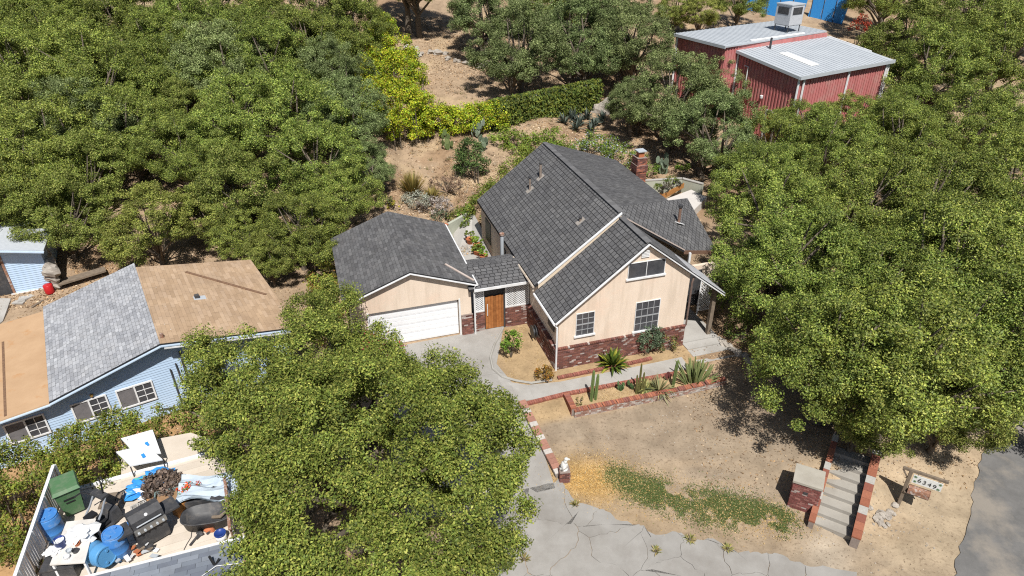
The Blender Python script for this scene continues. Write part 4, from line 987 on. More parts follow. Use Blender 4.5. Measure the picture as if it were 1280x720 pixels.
for i, (u, v, r_) in enumerate(((590, 281, .34), (598, 288, .24), (597, 303, .26), (600, 312, .28), (603, 318, .22), (608, 316, .2), (607, 325, .26))):
    q = P(u, v, .04); hx_, hy_, _ = HF.l(q)
    if hx_ > -.35: q = HF.w(-.4-.12*(i % 3), hy_, .04)
    o = thing('flower_pot', PL[i], 'flower pot', q)
    part('pot', M_terra, o, lambda b: b.lathe(q, [(r_*.65, 0), (r_*.95, r_*1.25), (r_*1.08, r_*1.25), (r_*1.08, r_*1.5), (r_*.9, r_*1.5), (r_*.85, r_*1.35)], 14), True)
    rg_ = np.random.default_rng(40+i); pos, nrm, cv, Cc = crown_pts([(up3(q, r_*2.2), (r_*1.3, r_*1.3, r_*1.2))], 14, 18, rg_, (r_*.3, r_*.5))
    V, Fc, tn = leaves(pos, nrm, .13, [BRGT, DARKV, OLIVE][i % 3], rg_, clump=cv); mesh_obj('foliage', V, Fc, M_leaf, o, tn)
q = HF.w(-.25, 8.1, 0)
ps = thing('flue_post', 'white flue pipe with rusty cap beside the breezeway roof', 'pipe', q)
part('pipe', M_galv, ps, lambda b: b.tube([q, up3(q, 3.4)], .1, 10)); part('cap', M_rust, ps, lambda b: b.lathe(up3(q, 3.4), [(.11, 0), (.14, .04), (.14, .16), (.02, .2)], 10))
# ---- right hand patio behind the wing -----------------------------------
zc = .6
pq = [P(u, v, zc) for u, v in ((829, 250), (864, 237), (876, 243), (884, 246), (868, 262), (838, 262))]
bp = MB(); bp.prism([up3(p, -1.2) for p in pq], pq); struct(bp.build('terrace', mat('pale_concrete', (.60, .57, .54), (.53, .5, .47), rough=.9, scale=2)))
for (a, c, lab) in (((800, 226), (853, 223), 'long'), ((853, 223), (879, 230), 'end')):
    A1, A2 = P(*a, 1.15), P(*c, 1.15); o = thing('garden_wall', 'pale sage low wall %s the rear terrace' % ('along the planting bed of' if lab == 'long' else 'closing the far end of'), 'wall', up3(A1, -1.1))
    part('wall', M_greywall, o, lambda b: b.bar(up3(A1, -.55), up3(A2, -.55), .2, 1.1)); part('cap', M_conc, o, lambda b: b.bar(up3(A1, .02), up3(A2, .02), .26, .05))
A1, A2, A3 = P(829, 243, .95), P(855, 229, .95), P(810, 238, .95)
o = thing('redwood_planter', 'orange redwood planter board edging the rear terrace bed', 'planter', up3(A1, -.4))
part('board', M_woodlt, o, lambda b: b.bar(up3(A1, -.17), up3(A2, -.17), .06, .38)); part('board', M_woodlt, o, lambda b: b.bar(up3(A3, -.17), up3(A1, -.17), .06, .38))
for i, (u, v, r_, lab) in enumerate(((838, 230, .55, 'round dark green bush in the redwood planter'), (823, 235, .35, 'small round bush at the near end of the redwood planter'), (829, 239, .35, 'dusky low bush between the planter bushes'), (846, 230, .3, 'purple leaved bush at the far end of the redwood planter'))):
    bush('round_bush', lab, 'bush', P(u, v+3, .9), (r_, r_, r_*.8), 700, .08, DARKV if i < 2 else [(.08, .07, .05), (.06, .08, .05), (.11, .08, .08)], 60+i)
pear('tall pale prickly pear on the slope behind the chimney', up3(PT(828, 216), 0), 16, 9, .42, ((.22, .28, .20), (.16, .22, .15)))
bush('green_bush', 'bright green bush at the foot of the chimney', 'bush', PT(810, 222), (.9, .7, .6), 1300, .1, BRGT, 70)
bush('green_bush', 'small lime bush on the slope above the sage wall', 'bush', PT(853, 215), (.6, .5, .4), 600, .1, BRGT, 71)
bush('tall_grass', 'olive shrub beside the brick chimney', 'shrub', PT(803, 214), (.5, .5, .8), 700, .1, OLIVE, 72)

# ================================================================ RED BUILDING
RZ_ = 7.2
N0, R0 = P(1000, 94, RZ_), P(1112, 74, RZ_); rd = R0-N0; RF = Fr((N0[0], N0[1], 0), math.atan2(rd[1], rd[0])); RL = float(np.linalg.norm(rd[:2])); Rw = RF.w
red = thing('red_metal_building', 'red ribbed metal building with pale grey metal roof above the trees', 'building', Rw(RL/2, 0, 2))
D1 = 6.6; slp = .125
rz = lambda y: RZ_+slp*y
gz = 1.0
def rwall(b):
    b.prism([Rw(0, 0, gz), Rw(RL, 0, gz), Rw(RL, D1, gz), Rw(0, D1, gz)], [Rw(0, 0, rz(0)-.15), Rw(RL, 0, rz(0)-.15), Rw(RL, D1, rz(D1)-.15), Rw(0, D1, rz(D1)-.15)])
rwl = part('wall', M_red, red, rwall)
bx0 = -1.6; D2_ = 12.8
def rwall2(b):
    b.prism([Rw(bx0, D1+.01, gz), Rw(RL, D1+.01, gz), Rw(RL, D2_, gz), Rw(bx0, D2_, gz)], [Rw(bx0, D1+.01, rz(D1)+.35), Rw(RL, D1+.01, rz(D1)+.35), Rw(RL, D2_, rz(D1)+.2), Rw(bx0, D2_, rz(D1)+.2)])
rwl2 = part('rear_wall', M_red, red, rwall2)
def ribs(b):
    for x in np.arange(.15, RL, .32): b.box(RF, x, x+.12, -.05, -.003, gz, rz(0)-.16)
    for y in np.arange(.15, D1, .32): b.box(RF, -.05, -.003, y, y+.12, gz, rz(y)-.16)
sub('ribs', M_red, rwl, ribs, kind='stuff')
def ribs2(b):
    for y in np.arange(D1+.2, D2_, .32): b.box(RF, bx0-.05, bx0-.003, y, y+.12, gz, rz(D1)+.2)
    for x in np.arange(bx0+.1, -.1, .32): b.box(RF, x, x+.12, D1-.04, D1+.005, gz, rz(D1)+.33)
sub('ribs', M_red, rwl2, ribs2, kind='stuff')
r1 = [Rw(-.25, -.3, rz(-.3)), Rw(RL+.25, -.3, rz(-.3)), Rw(RL+.25, D1+.2, rz(D1+.2)), Rw(-.25, D1+.2, rz(D1+.2))]
rr1 = part('roof', M_galv, red, lambda b: slabroof(b, r1, .12))
zb = rz(D1)+.5
r2 = [Rw(bx0-.25, D1-.2, zb), Rw(RL+.1, D1+.21, zb), Rw(RL+.1, D2_, zb+.1), Rw(bx0-.25, D2_, zb+.1)]
rr2 = part('roof', M_galv, red, lambda b: slabroof(b, r2, .12))
sub('seams', M_galv, rr1, lambda b: [b.bar(Rw(x, -.28, rz(-.28)+.012), Rw(x, D1+.2, rz(D1+.2)+.012), .05, .05) for x in np.arange(.1, RL, .45)], kind='stuff')
sub('seams', M_galv, rr2, lambda b: [b.bar(Rw(x, D1+.25, zb+.012), Rw(x, D2_, zb+.11), .05, .05) for x in np.arange(bx0, RL, .45)], kind='stuff')
sub('skylight', mat('skylight', (.85, .84, .8), rough=.4), rr1, lambda b: b.bar(Rw(3.2, 1.2, rz(1.2)+.04), Rw(3.2, 4.6, rz(4.6)+.04), .95, .03))
part('eave_trim', M_galv, red, lambda b: b.box(RF, -.3, RL+.3, -.4, -.305, rz(0)-.28, rz(0)-.0)); part('eave_trim', M_galv, red, lambda b: b.bar(Rw(-.3, -.3, rz(-.3)-.1), Rw(-.3, D1, rz(D1)-.1), .1, .24))
part('eave_trim', M_galv, red, lambda b: b.bar(Rw(bx0-.3, D1-.2, zb-.08), Rw(bx0-.3, D2_, zb), .1, .25)); part('ridge_trim', M_white, red, lambda b: b.bar(Rw(1.5, D1+.25, zb+.08), Rw(RL-3, D1+.25, zb+.08), .2, .12))
part('parapet', M_white, red, lambda b: b.bar(Rw(RL+.25, 2.0, rz(2)+.03), Rw(RL+.25, D1, rz(D1)+.03), .12, .1))
for (x, y) in ((-.08, -.08), (.5, -.12), (RL*.53, -.12), (RL-.35, -.12), (RL, -.08), (-.1, D1-.1)): part('downspout', M_white, red, lambda b: b.tube([Rw(x, y, rz(y)-.2), Rw(x, y, gz)], .09, 6))
part('downspout', M_white, red, lambda b: b.tube([Rw(bx0-.1, D2_-.3, zb), Rw(bx0-.1, D2_-.3, gz)], .09, 6))
part('door', M_white, red, lambda b: b.box(RF, -.09, -.055, 1.5, 2.6, gz, 3.9)); part('door', M_woodlt, red, lambda b: b.box(RF, -.12, -.095, 1.65, 2.35, gz, 3.75))
part('window', M_glass, red, lambda b: b.box(RF, bx0-.08, bx0-.055, 9.2, 11.4, 5.4, 6.5)); part('window', M_glass, red, lambda b: b.box(RF, 1.6, 3.6, -.09, -.055, 3.0, 4.0))
part('lamp', M_white, red, lambda b: b.lathe(Rw(-.2, 3.2, 4.7), [(.12, 0), (.14, .2), (.03, .26)], 8))
part('vent_pipe', M_dark, red, lambda b: b.tube([Rw(3.0, 5.9, rz(5.9)-.1), Rw(3.0, 5.9, rz(5.9)+.9)], .1, 8))
part('conduit', M_white, red, lambda b: b.tube([Rw(-.12, 5.6, 6.9), Rw(-.12, 5.2, 6.9), Rw(-.12, 5.2, 4.6)], .05, 6))
# rooftop cooler
q = Rw(8.0, 8.6, zb+.06)
ac = thing('rooftop_cooler', 'grey boxy evaporative cooler standing on the metal roof', 'cooler', q); AF = Fr(q, RF.az)
part('stand', M_dark, ac, lambda b: [b.bar(AF.w(x, y, 0), AF.w(x, y, .62), .07, .07, up=(1, 0, 0)) for x in (-.75, .75) for y in (-.75, .75)]+[b.box(AF, -.8, .8, -.8, .8, .55, .6)])
part('housing', mat('cooler_grey', (.50, .51, .53), (.42, .43, .45), rough=.6, scale=3), ac, lambda b: b.box(AF, -.85, .85, -.85, .85, .601, 2.3))
for a in range(2): part('louvre', M_dark, ac, (lambda b: b.box(AF, -.6, .6, -.875, -.853, 1.5, 2.1)) if a == 0 else (lambda b: b.box(AF, -.875, -.853, -.6, .6, 1.5, 2.1)))
part('lid', M_galv, ac, lambda b: b.box(AF, -.9, .9, -.9, .9, 2.301, 2.38))
# blue tarp fence behind
for i, (a, c) in enumerate((((928, 2), (1003, 19)), ((1012, 12), (1055, 22)))):
    A1, A2 = PT(a[0], a[1]+9), PT(c[0], c[1]+9)
    o = thing('blue_screen_fence', ('long bright blue tarp fence behind the red building' if i == 0 else 'short dark blue tarp fence right of the rooftop cooler'), 'fence', A1)
    nseg = 5 if i == 0 else 3
    for k in range(nseg):
        p, q = A1+(A2-A1)*k/nseg, A1+(A2-A1)*(k+.985)/nseg
        part('tarp_panel', M_tarp, o, lambda b: b.bar(up3(p, 1.5), up3(q, 1.5), .05, 3.0))
        part('post', M_dark, o, lambda b: b.bar(up3(p, -.2), up3(p, 3.1), .09, .09, up=(1, 0, 0)))
q = PT(1068, 63); bush('red_shrub', 'rusty red shrub beside the metal roof', 'shrub', q, (1.2, 1, 1.2), 500, .2, [(.35, .06, .03), (.25, .05, .03)], 73, h0=2.5)

# ================================================================ NEIGHBOUR'S RAISED DECK
DZ = 3.5
dk = lambda u, v, z=DZ: P(u, v, z)
deckp = [dk(60, 640), dk(84, 622), dk(100, 610), dk(151, 596), dk(152, 556), dk(238, 540), dk(297, 560), dk(302, 640), dk(316, 760), dk(10, 800)]
deck = thing('raised_deck', 'cluttered pale raised deck terrace beyond the railing', 'deck', up3(np.mean(deckp, 0), -2.9))
part('platform', M_deck, deck, lambda b: b.prism([up3(p, -3.2) for p in deckp][::-1], [up3(p, -.03) for p in deckp][::-1]))
# boards of the deck floor
dc0, dc1 = dk(100, 611), dk(240, 573); dd = (dc1-dc0)/np.linalg.norm(dc1-dc0); DF = Fr((dc0[0], dc0[1], DZ), math.atan2(dd[1], dd[0]))
reg = [DF.l(p)[:2] for p in deckp]
ar = sum(reg[i][0]*reg[(i+1) % len(reg)][1]-reg[(i+1) % len(reg)][0]*reg[i][1] for i in range(len(reg)))
reg = reg if ar > 0 else reg[::-1]
y = -6.2; k = 0
while y < 3.4:
    q = clipconv([(-4, y), (9, y), (9, y+.29), (-4, y+.29)], reg)
    if len(q) > 2: part('floor_board', M_deck, deck, lambda b: b.prism([DF.w(a, c, -.028) for a, c in q], [DF.w(a, c, 0) for a, c in q], tuple(np.array((1, 1, 1))*rg.uniform(.9, 1.08))))
    y += .3; k += 1
part('curb', M_white, deck, lambda b: b.bar(up3(dc0, .03)-DF.ux*.4, up3(dc1, .03)+DF.ux*1.0, .12, .08))
# picket railing on the left
fa, fbp = P(67, 582, DZ+1.1), P(17, 726, DZ+1.1)
fn = thing('picket_railing', 'white picket railing along the left edge of the deck', 'railing', up3(fbp, -1.1))
part('top_rail', M_white, fn, lambda b: b.bar(fa, fbp, .09, .07)); part('bottom_rail', M_trimdirty, fn, lambda b: b.bar(up3(fa, -.98), up3(fbp, -.98), .06, .06))
for i in range(36):
    p = fa+(fbp-fa)*(i+.5)/36; part('picket', M_white if i % 9 else M_trimdirty, fn, lambda b: b.bar(up3(p, -1.05), up3(p, -.03), .05, .035, up=(1, 0, 0)))
for i in range(4):
    p = fa+(fbp-fa)*i/3.2; part('post', M_white, fn, lambda b: b.bar(up3(p, -1.1), up3(p, .0), .1, .1, up=(1, 0, 0)))
r0_, r1_ = dk(289, 625), dk(296, 690)
rl = thing('rusty_railing', 'rust stained white railing at the right edge of the deck', 'railing', r0_)
part('top_rail', M_rust, rl, lambda b: b.bar(up3(r0_, .95), up3(r1_, .95), .08, .07))
for i in range(10):
    p = r0_+(r1_-r0_)*(i+.3)/10; part('picket', M_white if i % 3 else M_rust, rl, lambda b: b.bar(p, up3(p, .93), .045, .045, up=(1, 0, 0)))
# wheelie bin
q = dk(94, 636); WB = Fr(q, R(38))
wb_ = thing('wheelie_bin', 'green wheelie bin in the back corner of the deck', 'bin', q)
def taper(b, fr, z0, z1, a0, b0, a1, b1, dy=0):
    b.prism([fr.w(x*a0, y*b0, z0) for x, y in ((-1, -1), (1, -1), (1, 1), (-1, 1))], [fr.w(x*a1, y*b1+dy, z1) for x, y in ((-1, -1), (1, -1), (1, 1), (-1, 1))])
part('body', M_greenpl, wb_, lambda b: taper(b, WB, .06, 1.0, .24, .27, .33, .38))
part('rim', M_greenpl, wb_, lambda b: taper(b, WB, 1.001, 1.05, .36, .41, .36, .41))
part('lid', M_greenpl, wb_, lambda b: (taper(b, WB, 1.051, 1.13, .365, .44, .33, .38, .02)))
part('handle', M_dark, wb_, lambda b: b.tube([WB.w(-.28, .46, 1.0), WB.w(.28, .46, 1.0)], .02, 6)); part('grip_recess', M_black, wb_, lambda b: [b.box(WB, -.15, .15, -.36, -.33, .7, .76), b.box(WB, -.12, .12, -.35, -.32, .58, .62)])
for sgn in (-1, 1): part('wheel', M_black, wb_, lambda b: b.lathe(WB.w(.24*sgn, .28, .12), [(.12, -.03), (.12, .03)], 12, axis=WB.ux))
def barrel(label, base, top, m=M_bluepl, r_=.29):
    base = np.array(base, float); top = np.array(top, float); h = np.linalg.norm(top-base); ax = (top-base)/h
    o = thing('blue_barrel', label, 'barrel', base)
    part('drum', m, o, lambda b: b.lathe(base, [(r_*.9, 0), (r_, .05), (r_, h*.32), (r_*1.03, h*.34), (r_, h*.36), (r_, h*.66), (r_*1.03, h*.68), (r_, h*.7), (r_*.99, h*.95), (r_*.93, h)], 20, axis=ax), True)
    part('lid', m, o, lambda b: (b.lathe(base+ax*(h+.001), [(r_*.95, 0), (r_*.95, .03), (r_*.85, .03), (r_*.83, .012)], 20, axis=ax)))
    for sgn in (-1, 1):
        s_ = np.cross(ax, (1, 0, 0)); s_ /= np.linalg.norm(s_); part('bung', m, o, lambda b: b.lathe(base+ax*(h+.02)+s_*r_*.55*sgn, [(.04, 0), (.04, .03)], 8, axis=ax))
q = dk(71, 670); barrel('blue barrel standing against the picket railing', q, up3(q, .88))
q = dk(151, 694); barrel('blue barrel standing upright between table and barbecue', q, up3(q, .92, .03))
q = dk(126, 700); M_blue2 = mat('pale_blue_plastic', (.10, .30, .55), (.08, .26, .50), rough=.45, scale=2)
barrel('lighter blue barrel leaning over beside the table', up3(q, .32, -.35, .1), up3(q, .5, .45, -.28), M_blue2, .31)
# table with clutter
tz = DZ+.74; tp = [P(u, v, tz) for u, v in ((83, 652), (120, 648), (106, 703), (62, 706))]
tb = thing('white_table', 'white table covered with clutter in front of the barrels', 'table', up3(tp[3], -.74))
part('tabletop', mat('table_white', (.68, .66, .62), (.55, .52, .48), rough=.6, scale=3), tb, lambda b: b.prism([up3(p, -.04) for p in tp][::-1], tp[::-1]))
tcx = np.mean(tp, 0)
for p in tp: part('leg', M_white, tb, lambda b: b.bar(up3(p+(tcx-p)*.1, -.74), up3(p+(tcx-p)*.1, -.041), .06, .06, up=(1, 0, 0)))
q = P(77, 683, tz+.0)
bk = thing('paint_bucket', 'dark blue bucket standing on the white table', 'bucket', q); part('pail', mat('navy', (.02, .05, .22), rough=.4), bk, lambda b: b.lathe(q, [(.12, 0), (.15, .28), (.155, .28), (.14, .27), (.12, .1)], 14), True)
part('paint', M_white, bk, lambda b: b.lathe(up3(q, .2), [(.135, 0), (.135, .01)], 12)); part('handle', M_galv, bk, lambda b: b.tube([up3(q, .27, -.15), up3(q, .3, 0, -.17), up3(q, .27, .15)], .008, 5))
def crumple(name, label, c, r_, m, seed, cat, amp=.8, n=18, flat=.4):
    o = thing(name, label, cat, c); b = MB(); b.blob(up3(c, r_*flat*.5), (r_, r_*.8, r_*flat), seed, n, 10, amp); b.build('sheet', m, o); return o
crumple('crumpled_sheet', 'crumpled white plastic sheet on the table', P(100, 671, tz), .38, M_white, 3, 'sheet', 1.2)
crumple('cloth_heap', 'small grey cloth heap beside the bucket on the table', P(66, 690, tz), .2, M_white, 5, 'cloth')
for i, (u, v, m, lab) in enumerate(((87, 690, M_galv, 'small metal tin next to the blue bucket'), (97, 681, M_terra, 'reddish tin lid lying on the table'), (95, 690, M_dark, 'dark bowl on the front half of the table'), (84, 698, M_white, 'pale cup at the table edge'))):
    q = P(u, v, tz); part('body', m, thing('tin', lab, 'tin', q), lambda b: b.lathe(q, [(.07, 0), (.085, .09), (.075, .09), (.06, .03)], 10))
q = dk(82, 716); part('tub', M_dark, thing('storage_tub', 'dark grey storage tub under the white table', 'tub', q), lambda b: (boxat(b, q, R(12), .8, .5, DZ, DZ+.45), boxat(b, q, R(12), .86, .56, DZ+.451, DZ+.5)))
bush('potted_grass', 'dry reddish plant at the front end of the picket railing', 'plant', dk(42, 716), (.3, .3, .3), 250, .09, [(.25, .1, .05), (.3, .2, .08), (.15, .15, .05)], 80)
# exercise machine
q = dk(125, 660); EF = Fr(q, R(-25))
em = thing('exercise_machine', 'dark exercise machine with upright handle behind the upright barrel', 'exercise machine', q)
part('base_frame', M_dark, em, lambda b: [b.bar(EF.w(-.28, -.7, .08), EF.w(-.28, .6, .08), .07, .07), b.bar(EF.w(.28, -.7, .08), EF.w(.28, .6, .08), .07, .07), b.bar(EF.w(-.35, -.7, .08), EF.w(.35, -.7, .08), .07, .07), b.bar(EF.w(-.35, .6, .08), EF.w(.35, .6, .08), .07, .07)])
part('belt', M_black, em, lambda b: b.box(EF, -.22, .22, -.6, .4, .1, .16)); part('motor_cover', M_dark, em, lambda b: b.prism([EF.w(x, y, .12) for x, y in ((-.3, .25), (.3, .25), (.3, .6), (-.3, .6))], [EF.w(x, y, .42) for x, y in ((-.22, .36), (.22, .36), (.22, .6), (-.22, .6))]))
for sgn in (-1, 1): part('upright', mat('steel_tube', (.25, .27, .3), rough=.4), em, lambda b: b.tube([EF.w(.28*sgn, -.5, .1), EF.w(.26*sgn, .1, .7), EF.w(.24*sgn, .35, 1.05)], .03, 8))
part('console', M_dark, em, lambda b: b.bar(EF.w(-.26, .35, 1.08), EF.w(.26, .35, 1.08), .22, .08)); part('seat', M_black, em, lambda b: b.bar(EF.w(-.12, -.1, .62), EF.w(.12, -.1, .62), .3, .09))
part('handle', M_black, em, lambda b: b.tube([EF.w(.1, .4, 1.05), EF.w(.12, .45, 1.5), EF.w(.02, .47, 1.62), EF.w(.12, .5, 1.7), EF.w(.22, .48, 1.6), EF.w(.14, .45, 1.48)], .025, 6))
part('handle', M_black, em, lambda b: b.tube([EF.w(-.3, .3, 1.0), EF.w(-.5, .15, 1.12), EF.w(-.55, -.05, 1.1)], .025, 6))
q = dk(143, 636); part('top', M_wood, thing('wooden_stool', 'low square wooden stool right of the exercise machine', 'stool', q), lambda b: [boxat(b, q, R(10), .55, .6, DZ+.35, DZ+.4)]+[b.bar(up3(q, 0, x, y), up3(q, .35, x, y), .05, .05, up=(1, 0, 0)) for x in (-.2, .2) for y in (-.22, .22)])
q = dk(152, 640); part('shaft', M_black, thing('garden_hoe', 'bent black tool handle beside the stool', 'tool', q), lambda b: b.tube([up3(q, .03), up3(q, .55, -.02), up3(q, .75, .12, .1), up3(q, .8, .3, .2)], .02, 6))
# barbecue
q = dk(192, 672); GF = Fr(q, R(46))
gr = thing('gas_barbecue', 'large black gas barbecue with side shelves in mid deck', 'barbecue', q)
part('cabinet', M_dark, gr, lambda b: b.box(GF, -.42, .42, -.28, .28, .08, .72)); part('control_panel', mat('brushed_steel', (.36, .35, .33), rough=.35, metal=.7), gr, lambda b: b.box(GF, -.44, .44, -.36, -.281, .7, .86))
for i in range(5): part('knob', M_galv, gr, lambda b: b.lathe(GF.w(-.34+i*.17, -.4, .78), [(.035, -.01), (.035, .04)], 8, axis=GF.uy))
def hood(b):
    pr_ = [(-.29, .861), (.29, .861), (.29, 1.05), (.2, 1.2), (-.05, 1.24), (-.24, 1.1)]
    b.prism([GF.w(-.43, y, z) for y, z in pr_], [GF.w(.43, y, z) for y, z in pr_])
hd = part('hood', M_dark, gr, hood); sub('handle', M_galv, hd, lambda b: b.tube([GF.w(-.34, -.33, .98), GF.w(.34, -.33, .98)], .02, 6)); sub('gauge', M_white, hd, lambda b: b.lathe(GF.w(0, -.2, 1.14), [(.045, -.02), (.045, .02)], 10, axis=(GF.uy*-.6+np.array([0, 0, .8]))))
for sgn in (-1, 1): part('side_shelf', M_dark, gr, lambda b: b.box(GF, .45*sgn-(.0 if sgn > 0 else .42), .45*sgn+(.42 if sgn > 0 else 0), -.27, .27, .8, .86))
for x in (-.38, .38):
    for y in (-.24, .24): part('castor', M_black, gr, lambda b: b.lathe(GF.w(x, y, .04), [(.04, -.02), (.04, .02)], 8, axis=GF.ux))
q = dk(168, 661); part('tank', M_bluepl, thing('gas_bottle', 'small blue gas bottle beside the barbecue', 'gas bottle', q), lambda b: b.lathe(q, [(.13, 0), (.15, .06), (.15, .3), (.09, .38), (.05, .45)], 12), True)
# cinder blocks
for i, (u, v, lab) in enumerate(((174, 637, 'grey cinder block lying nearer the stool'), (184, 632, 'grey cinder block standing next to the wooden crate'))):
    q = dk(u, v); f = Fr(q, R(40)); o = thing('cinder_block', lab, 'block', q)
    part('shell', M_conc, o, lambda b: [b.box(f, -.2, .2, -.1, -.06, 0, .2), b.box(f, -.2, .2, .06, .1, 0, .2), b.box(f, -.2, -.16, -.06, .06, 0, .2), b.box(f, -.02, .02, -.06, .06, 0, .2), b.box(f, .16, .2, -.06, .06, 0, .2)])
q = dk(212, 632); f = Fr(q, R(20)); o = thing('planter_crate', 'open teal crate filled with soil behind the barbecue', 'crate', q)
for (a, b_, c, d) in ((-.35, .35, -.3, -.26), (-.35, .35, .26, .3), (-.35, -.31, -.26, .26), (.31, .35, -.26, .26)): part('side', mat('teal_crate', (.20, .27, .26), (.14, .2, .2), rough=.8), o, lambda bb: bb.box(f, a, b_, c, d, 0, .42))
part('soil', mat('soil', (.33, .2, .11), (.25, .15, .08)), o, lambda b: b.box(f, -.31, .31, -.26, .26, .02, .3))
q = dk(195, 630); part('box', mat('cardboard', (.42, .25, .13), (.36, .2, .1), rough=.9), thing('cardboard_box', 'tan cardboard box between cinder block and crate', 'box', q), lambda b: boxat(b, q, R(35), .4, .35, DZ, DZ+.22))
# blue tarp, white bag, brush pile
def tarpheap(name, label, pts, r_, m, seed):
    o = thing(name, label, 'tarp', dk(*pts[0]))
    for i, p in enumerate(pts): 
        b = MB(); b.blob(up3(dk(*p), .08), (r_*rg.uniform(.8, 1.2), r_*rg.uniform(.6, .9), r_*.5), seed+i, 16, 9, 1.1); b.build('fold', m, o)
tarpheap('blue_tarp', 'crumpled bright blue tarp behind the brush pile', [(172, 620), (176, 612), (182, 606), (190, 601), (198, 595), (207, 594), (213, 596)], .3, M_tarp, 10)
tarpheap('green_netting', 'turquoise netting bundled on the blue tarp', [(184, 603), (194, 600)], .24, mat('turquoise', (.06, .36, .30), (.1, .42, .36), rough=.6, scale=9), 30)
tarpheap('white_bag', 'puffy white bag lying against the blue tarp', [(186, 617)], .3, M_white, 40)
bush('brush_pile', 'tangled heap of dry grey brush on the deck', 'brush', dk(207, 614), (.6, .5, .35), 2600, .12, [(.16, .12, .09), (.11, .085, .07), (.22, .17, .13)], 81, stems=40)
tarpheap('blue_tub', 'crushed blue plastic at the foot of the brush pile', [(198, 622), (212, 618)], .24, M_tarp, 50)
# white panels
for i, (pp_, lab) in enumerate((((dk(157, 566), dk(195, 551, DZ+.2), dk(205, 578, DZ+.9), dk(172, 580, DZ+.9)), 'white folding table at the back edge by the hedge'), ((dk(152, 583), dk(190, 575, DZ+.3), dk(210, 590, DZ+.25), dk(167, 597)), 'white folding table in front of the one by the hedge'))):
    o = thing('folding_table', lab, 'table', pp_[0])
    pz = [up3(p, .55 if k < 2 else .5) for k, p in enumerate([P(*x) for x in (((157, 563, DZ), (196, 552, DZ), (206, 580, DZ), (174, 581, DZ)) if i == 0 else ((151, 580, DZ), (188, 571, DZ), (208, 588, DZ), (168, 596, DZ)))])]
    part('tabletop', M_white, o, lambda b: b.prism([up3(p, -.05) for p in pz][::-1], pz[::-1]))
    c0 = np.mean(pz, 0); part('blue_stain', M_tarp, o, lambda b: b.bar(up3(c0, .012, .1, .05), up3(c0, .012, .25, -.12), .1, .006))
    for p in (pz[0], pz[3]): part('leg', M_dark, o, lambda b: b.tube([up3(p, -.55), up3(p, -.05)], .02, 5))
    part('leg', M_dark, o, lambda b: b.tube([up3(pz[1], -.55), up3(pz[1], -.05)], .02, 5)); part('leg', M_dark, o, lambda b: b.tube([up3(pz[2], -.55), up3(pz[2], -.05)], .02, 5))
# planter box, pond liner, cover, tools
q = dk(238, 632); f = Fr(q, R(60)); o = thing('tall_planter', 'narrow brown planter box with orange flowers on the deck', 'planter', q)
part('box', M_woodlt, o, lambda b: b.box(f, -.5, .5, -.14, .14, 0, .4)); part('soil', mat('soil', (.33, .2, .11)), o, lambda b: b.box(f, -.46, .46, -.1, .1, .401, .42))
rg_ = np.random.default_rng(5); pos, nrm, cv, Cc = crown_pts([(f.w(.2, 0, .55), (.35, .2, .2))], 12, 18, rg_, (.08, .14)); V, Fc, tn = leaves(pos, nrm, .08, [(.7, .14, .02), (.6, .1, .02), (.12, .18, .04)], rg_); mesh_obj('flowers', V, Fc, M_leaf, o, tn)
q = dk(262, 652); f = Fr(q, R(10)); o = thing('pond_liner', 'oval black plastic pond liner at the right of the deck', 'tub', q)
def oval(b):
    n = 28; V = []
    for (s_, z) in ((.92, 0), (1.0, .32), (1.05, .34), (1.05, .37), (.97, .37), (.86, .08)):
        V += [f.w(.72*s_*math.copysign(abs(math.cos(a))**.7, math.cos(a)), .4*s_*math.copysign(abs(math.sin(a))**.7, math.sin(a)), z) for a in np.linspace(0, 2*math.pi, n, endpoint=False)]
    b.add(V, [(i*n+k, i*n+(k+1) % n, (i+1)*n+(k+1) % n, (i+1)*n+k) for i in range(5) for k in range(n)]+[tuple(range(n-1, -1, -1)), tuple(range(5*n, 6*n))])
part('shell', M_dark, o, oval, True)
part('log', M_wood, thing('drift_log', 'brown branch lying inside the pond liner', 'branch', f.w(.3, 0, .1)), lambda b: b.tube([f.w(.1, .05, .12), f.w(.35, -.05, .2), f.w(.55, .12, .26)], [.05, .06, .03], 7))
o = thing('grey_cover', 'pale blue grey cover sheet draped behind the pond liner', 'sheet', dk(255, 628))
b = MB(); n = 9; Vg = []
for i in range(n):
    for j in range(n):
        u, v = i/(n-1), j/(n-1); p = f.w(-.95+1.9*u, .42+1.0*v, .48+.12*math.sin(7*u+2*v)+.07*math.sin(13*v+5*u)+.1*v); Vg.append(p)
b.add(Vg+[up3(p, -.04) for p in Vg], [(i*n+j, (i+1)*n+j, (i+1)*n+j+1, i*n+j+1) for i in range(n-1) for j in range(n-1)]+[(n*n+i*n+j, n*n+i*n+j+1, n*n+(i+1)*n+j+1, n*n+(i+1)*n+j) for i in range(n-1) for j in range(n-1)]); b.build('sheet', mat('grey_cover', (.46, .53, .60), (.36, .43, .5), rough=.6, scale=3), o)
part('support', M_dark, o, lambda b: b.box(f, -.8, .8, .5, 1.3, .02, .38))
for i, (u0, v0, u1, v1, lab) in enumerate(((238, 683, 250, 668, 'dark tool lying flat on the deck'), (246, 675, 252, 669, 'short dark tool handle beside the longer one'), (259, 669, 265, 664, 'small black tool near the pond liner'))):
    p, q = dk(u0, v0), dk(u1, v1); o = thing('hand_tool', lab, 'tool', p); part('shaft', M_dark, o, lambda b: b.tube([up3(p, .05), up3(q, .05)], .035, 6)); part('head', M_dark, o, lambda b: b.blob(up3(q, .06), (.09, .07, .06), i, 8, 5, .3))
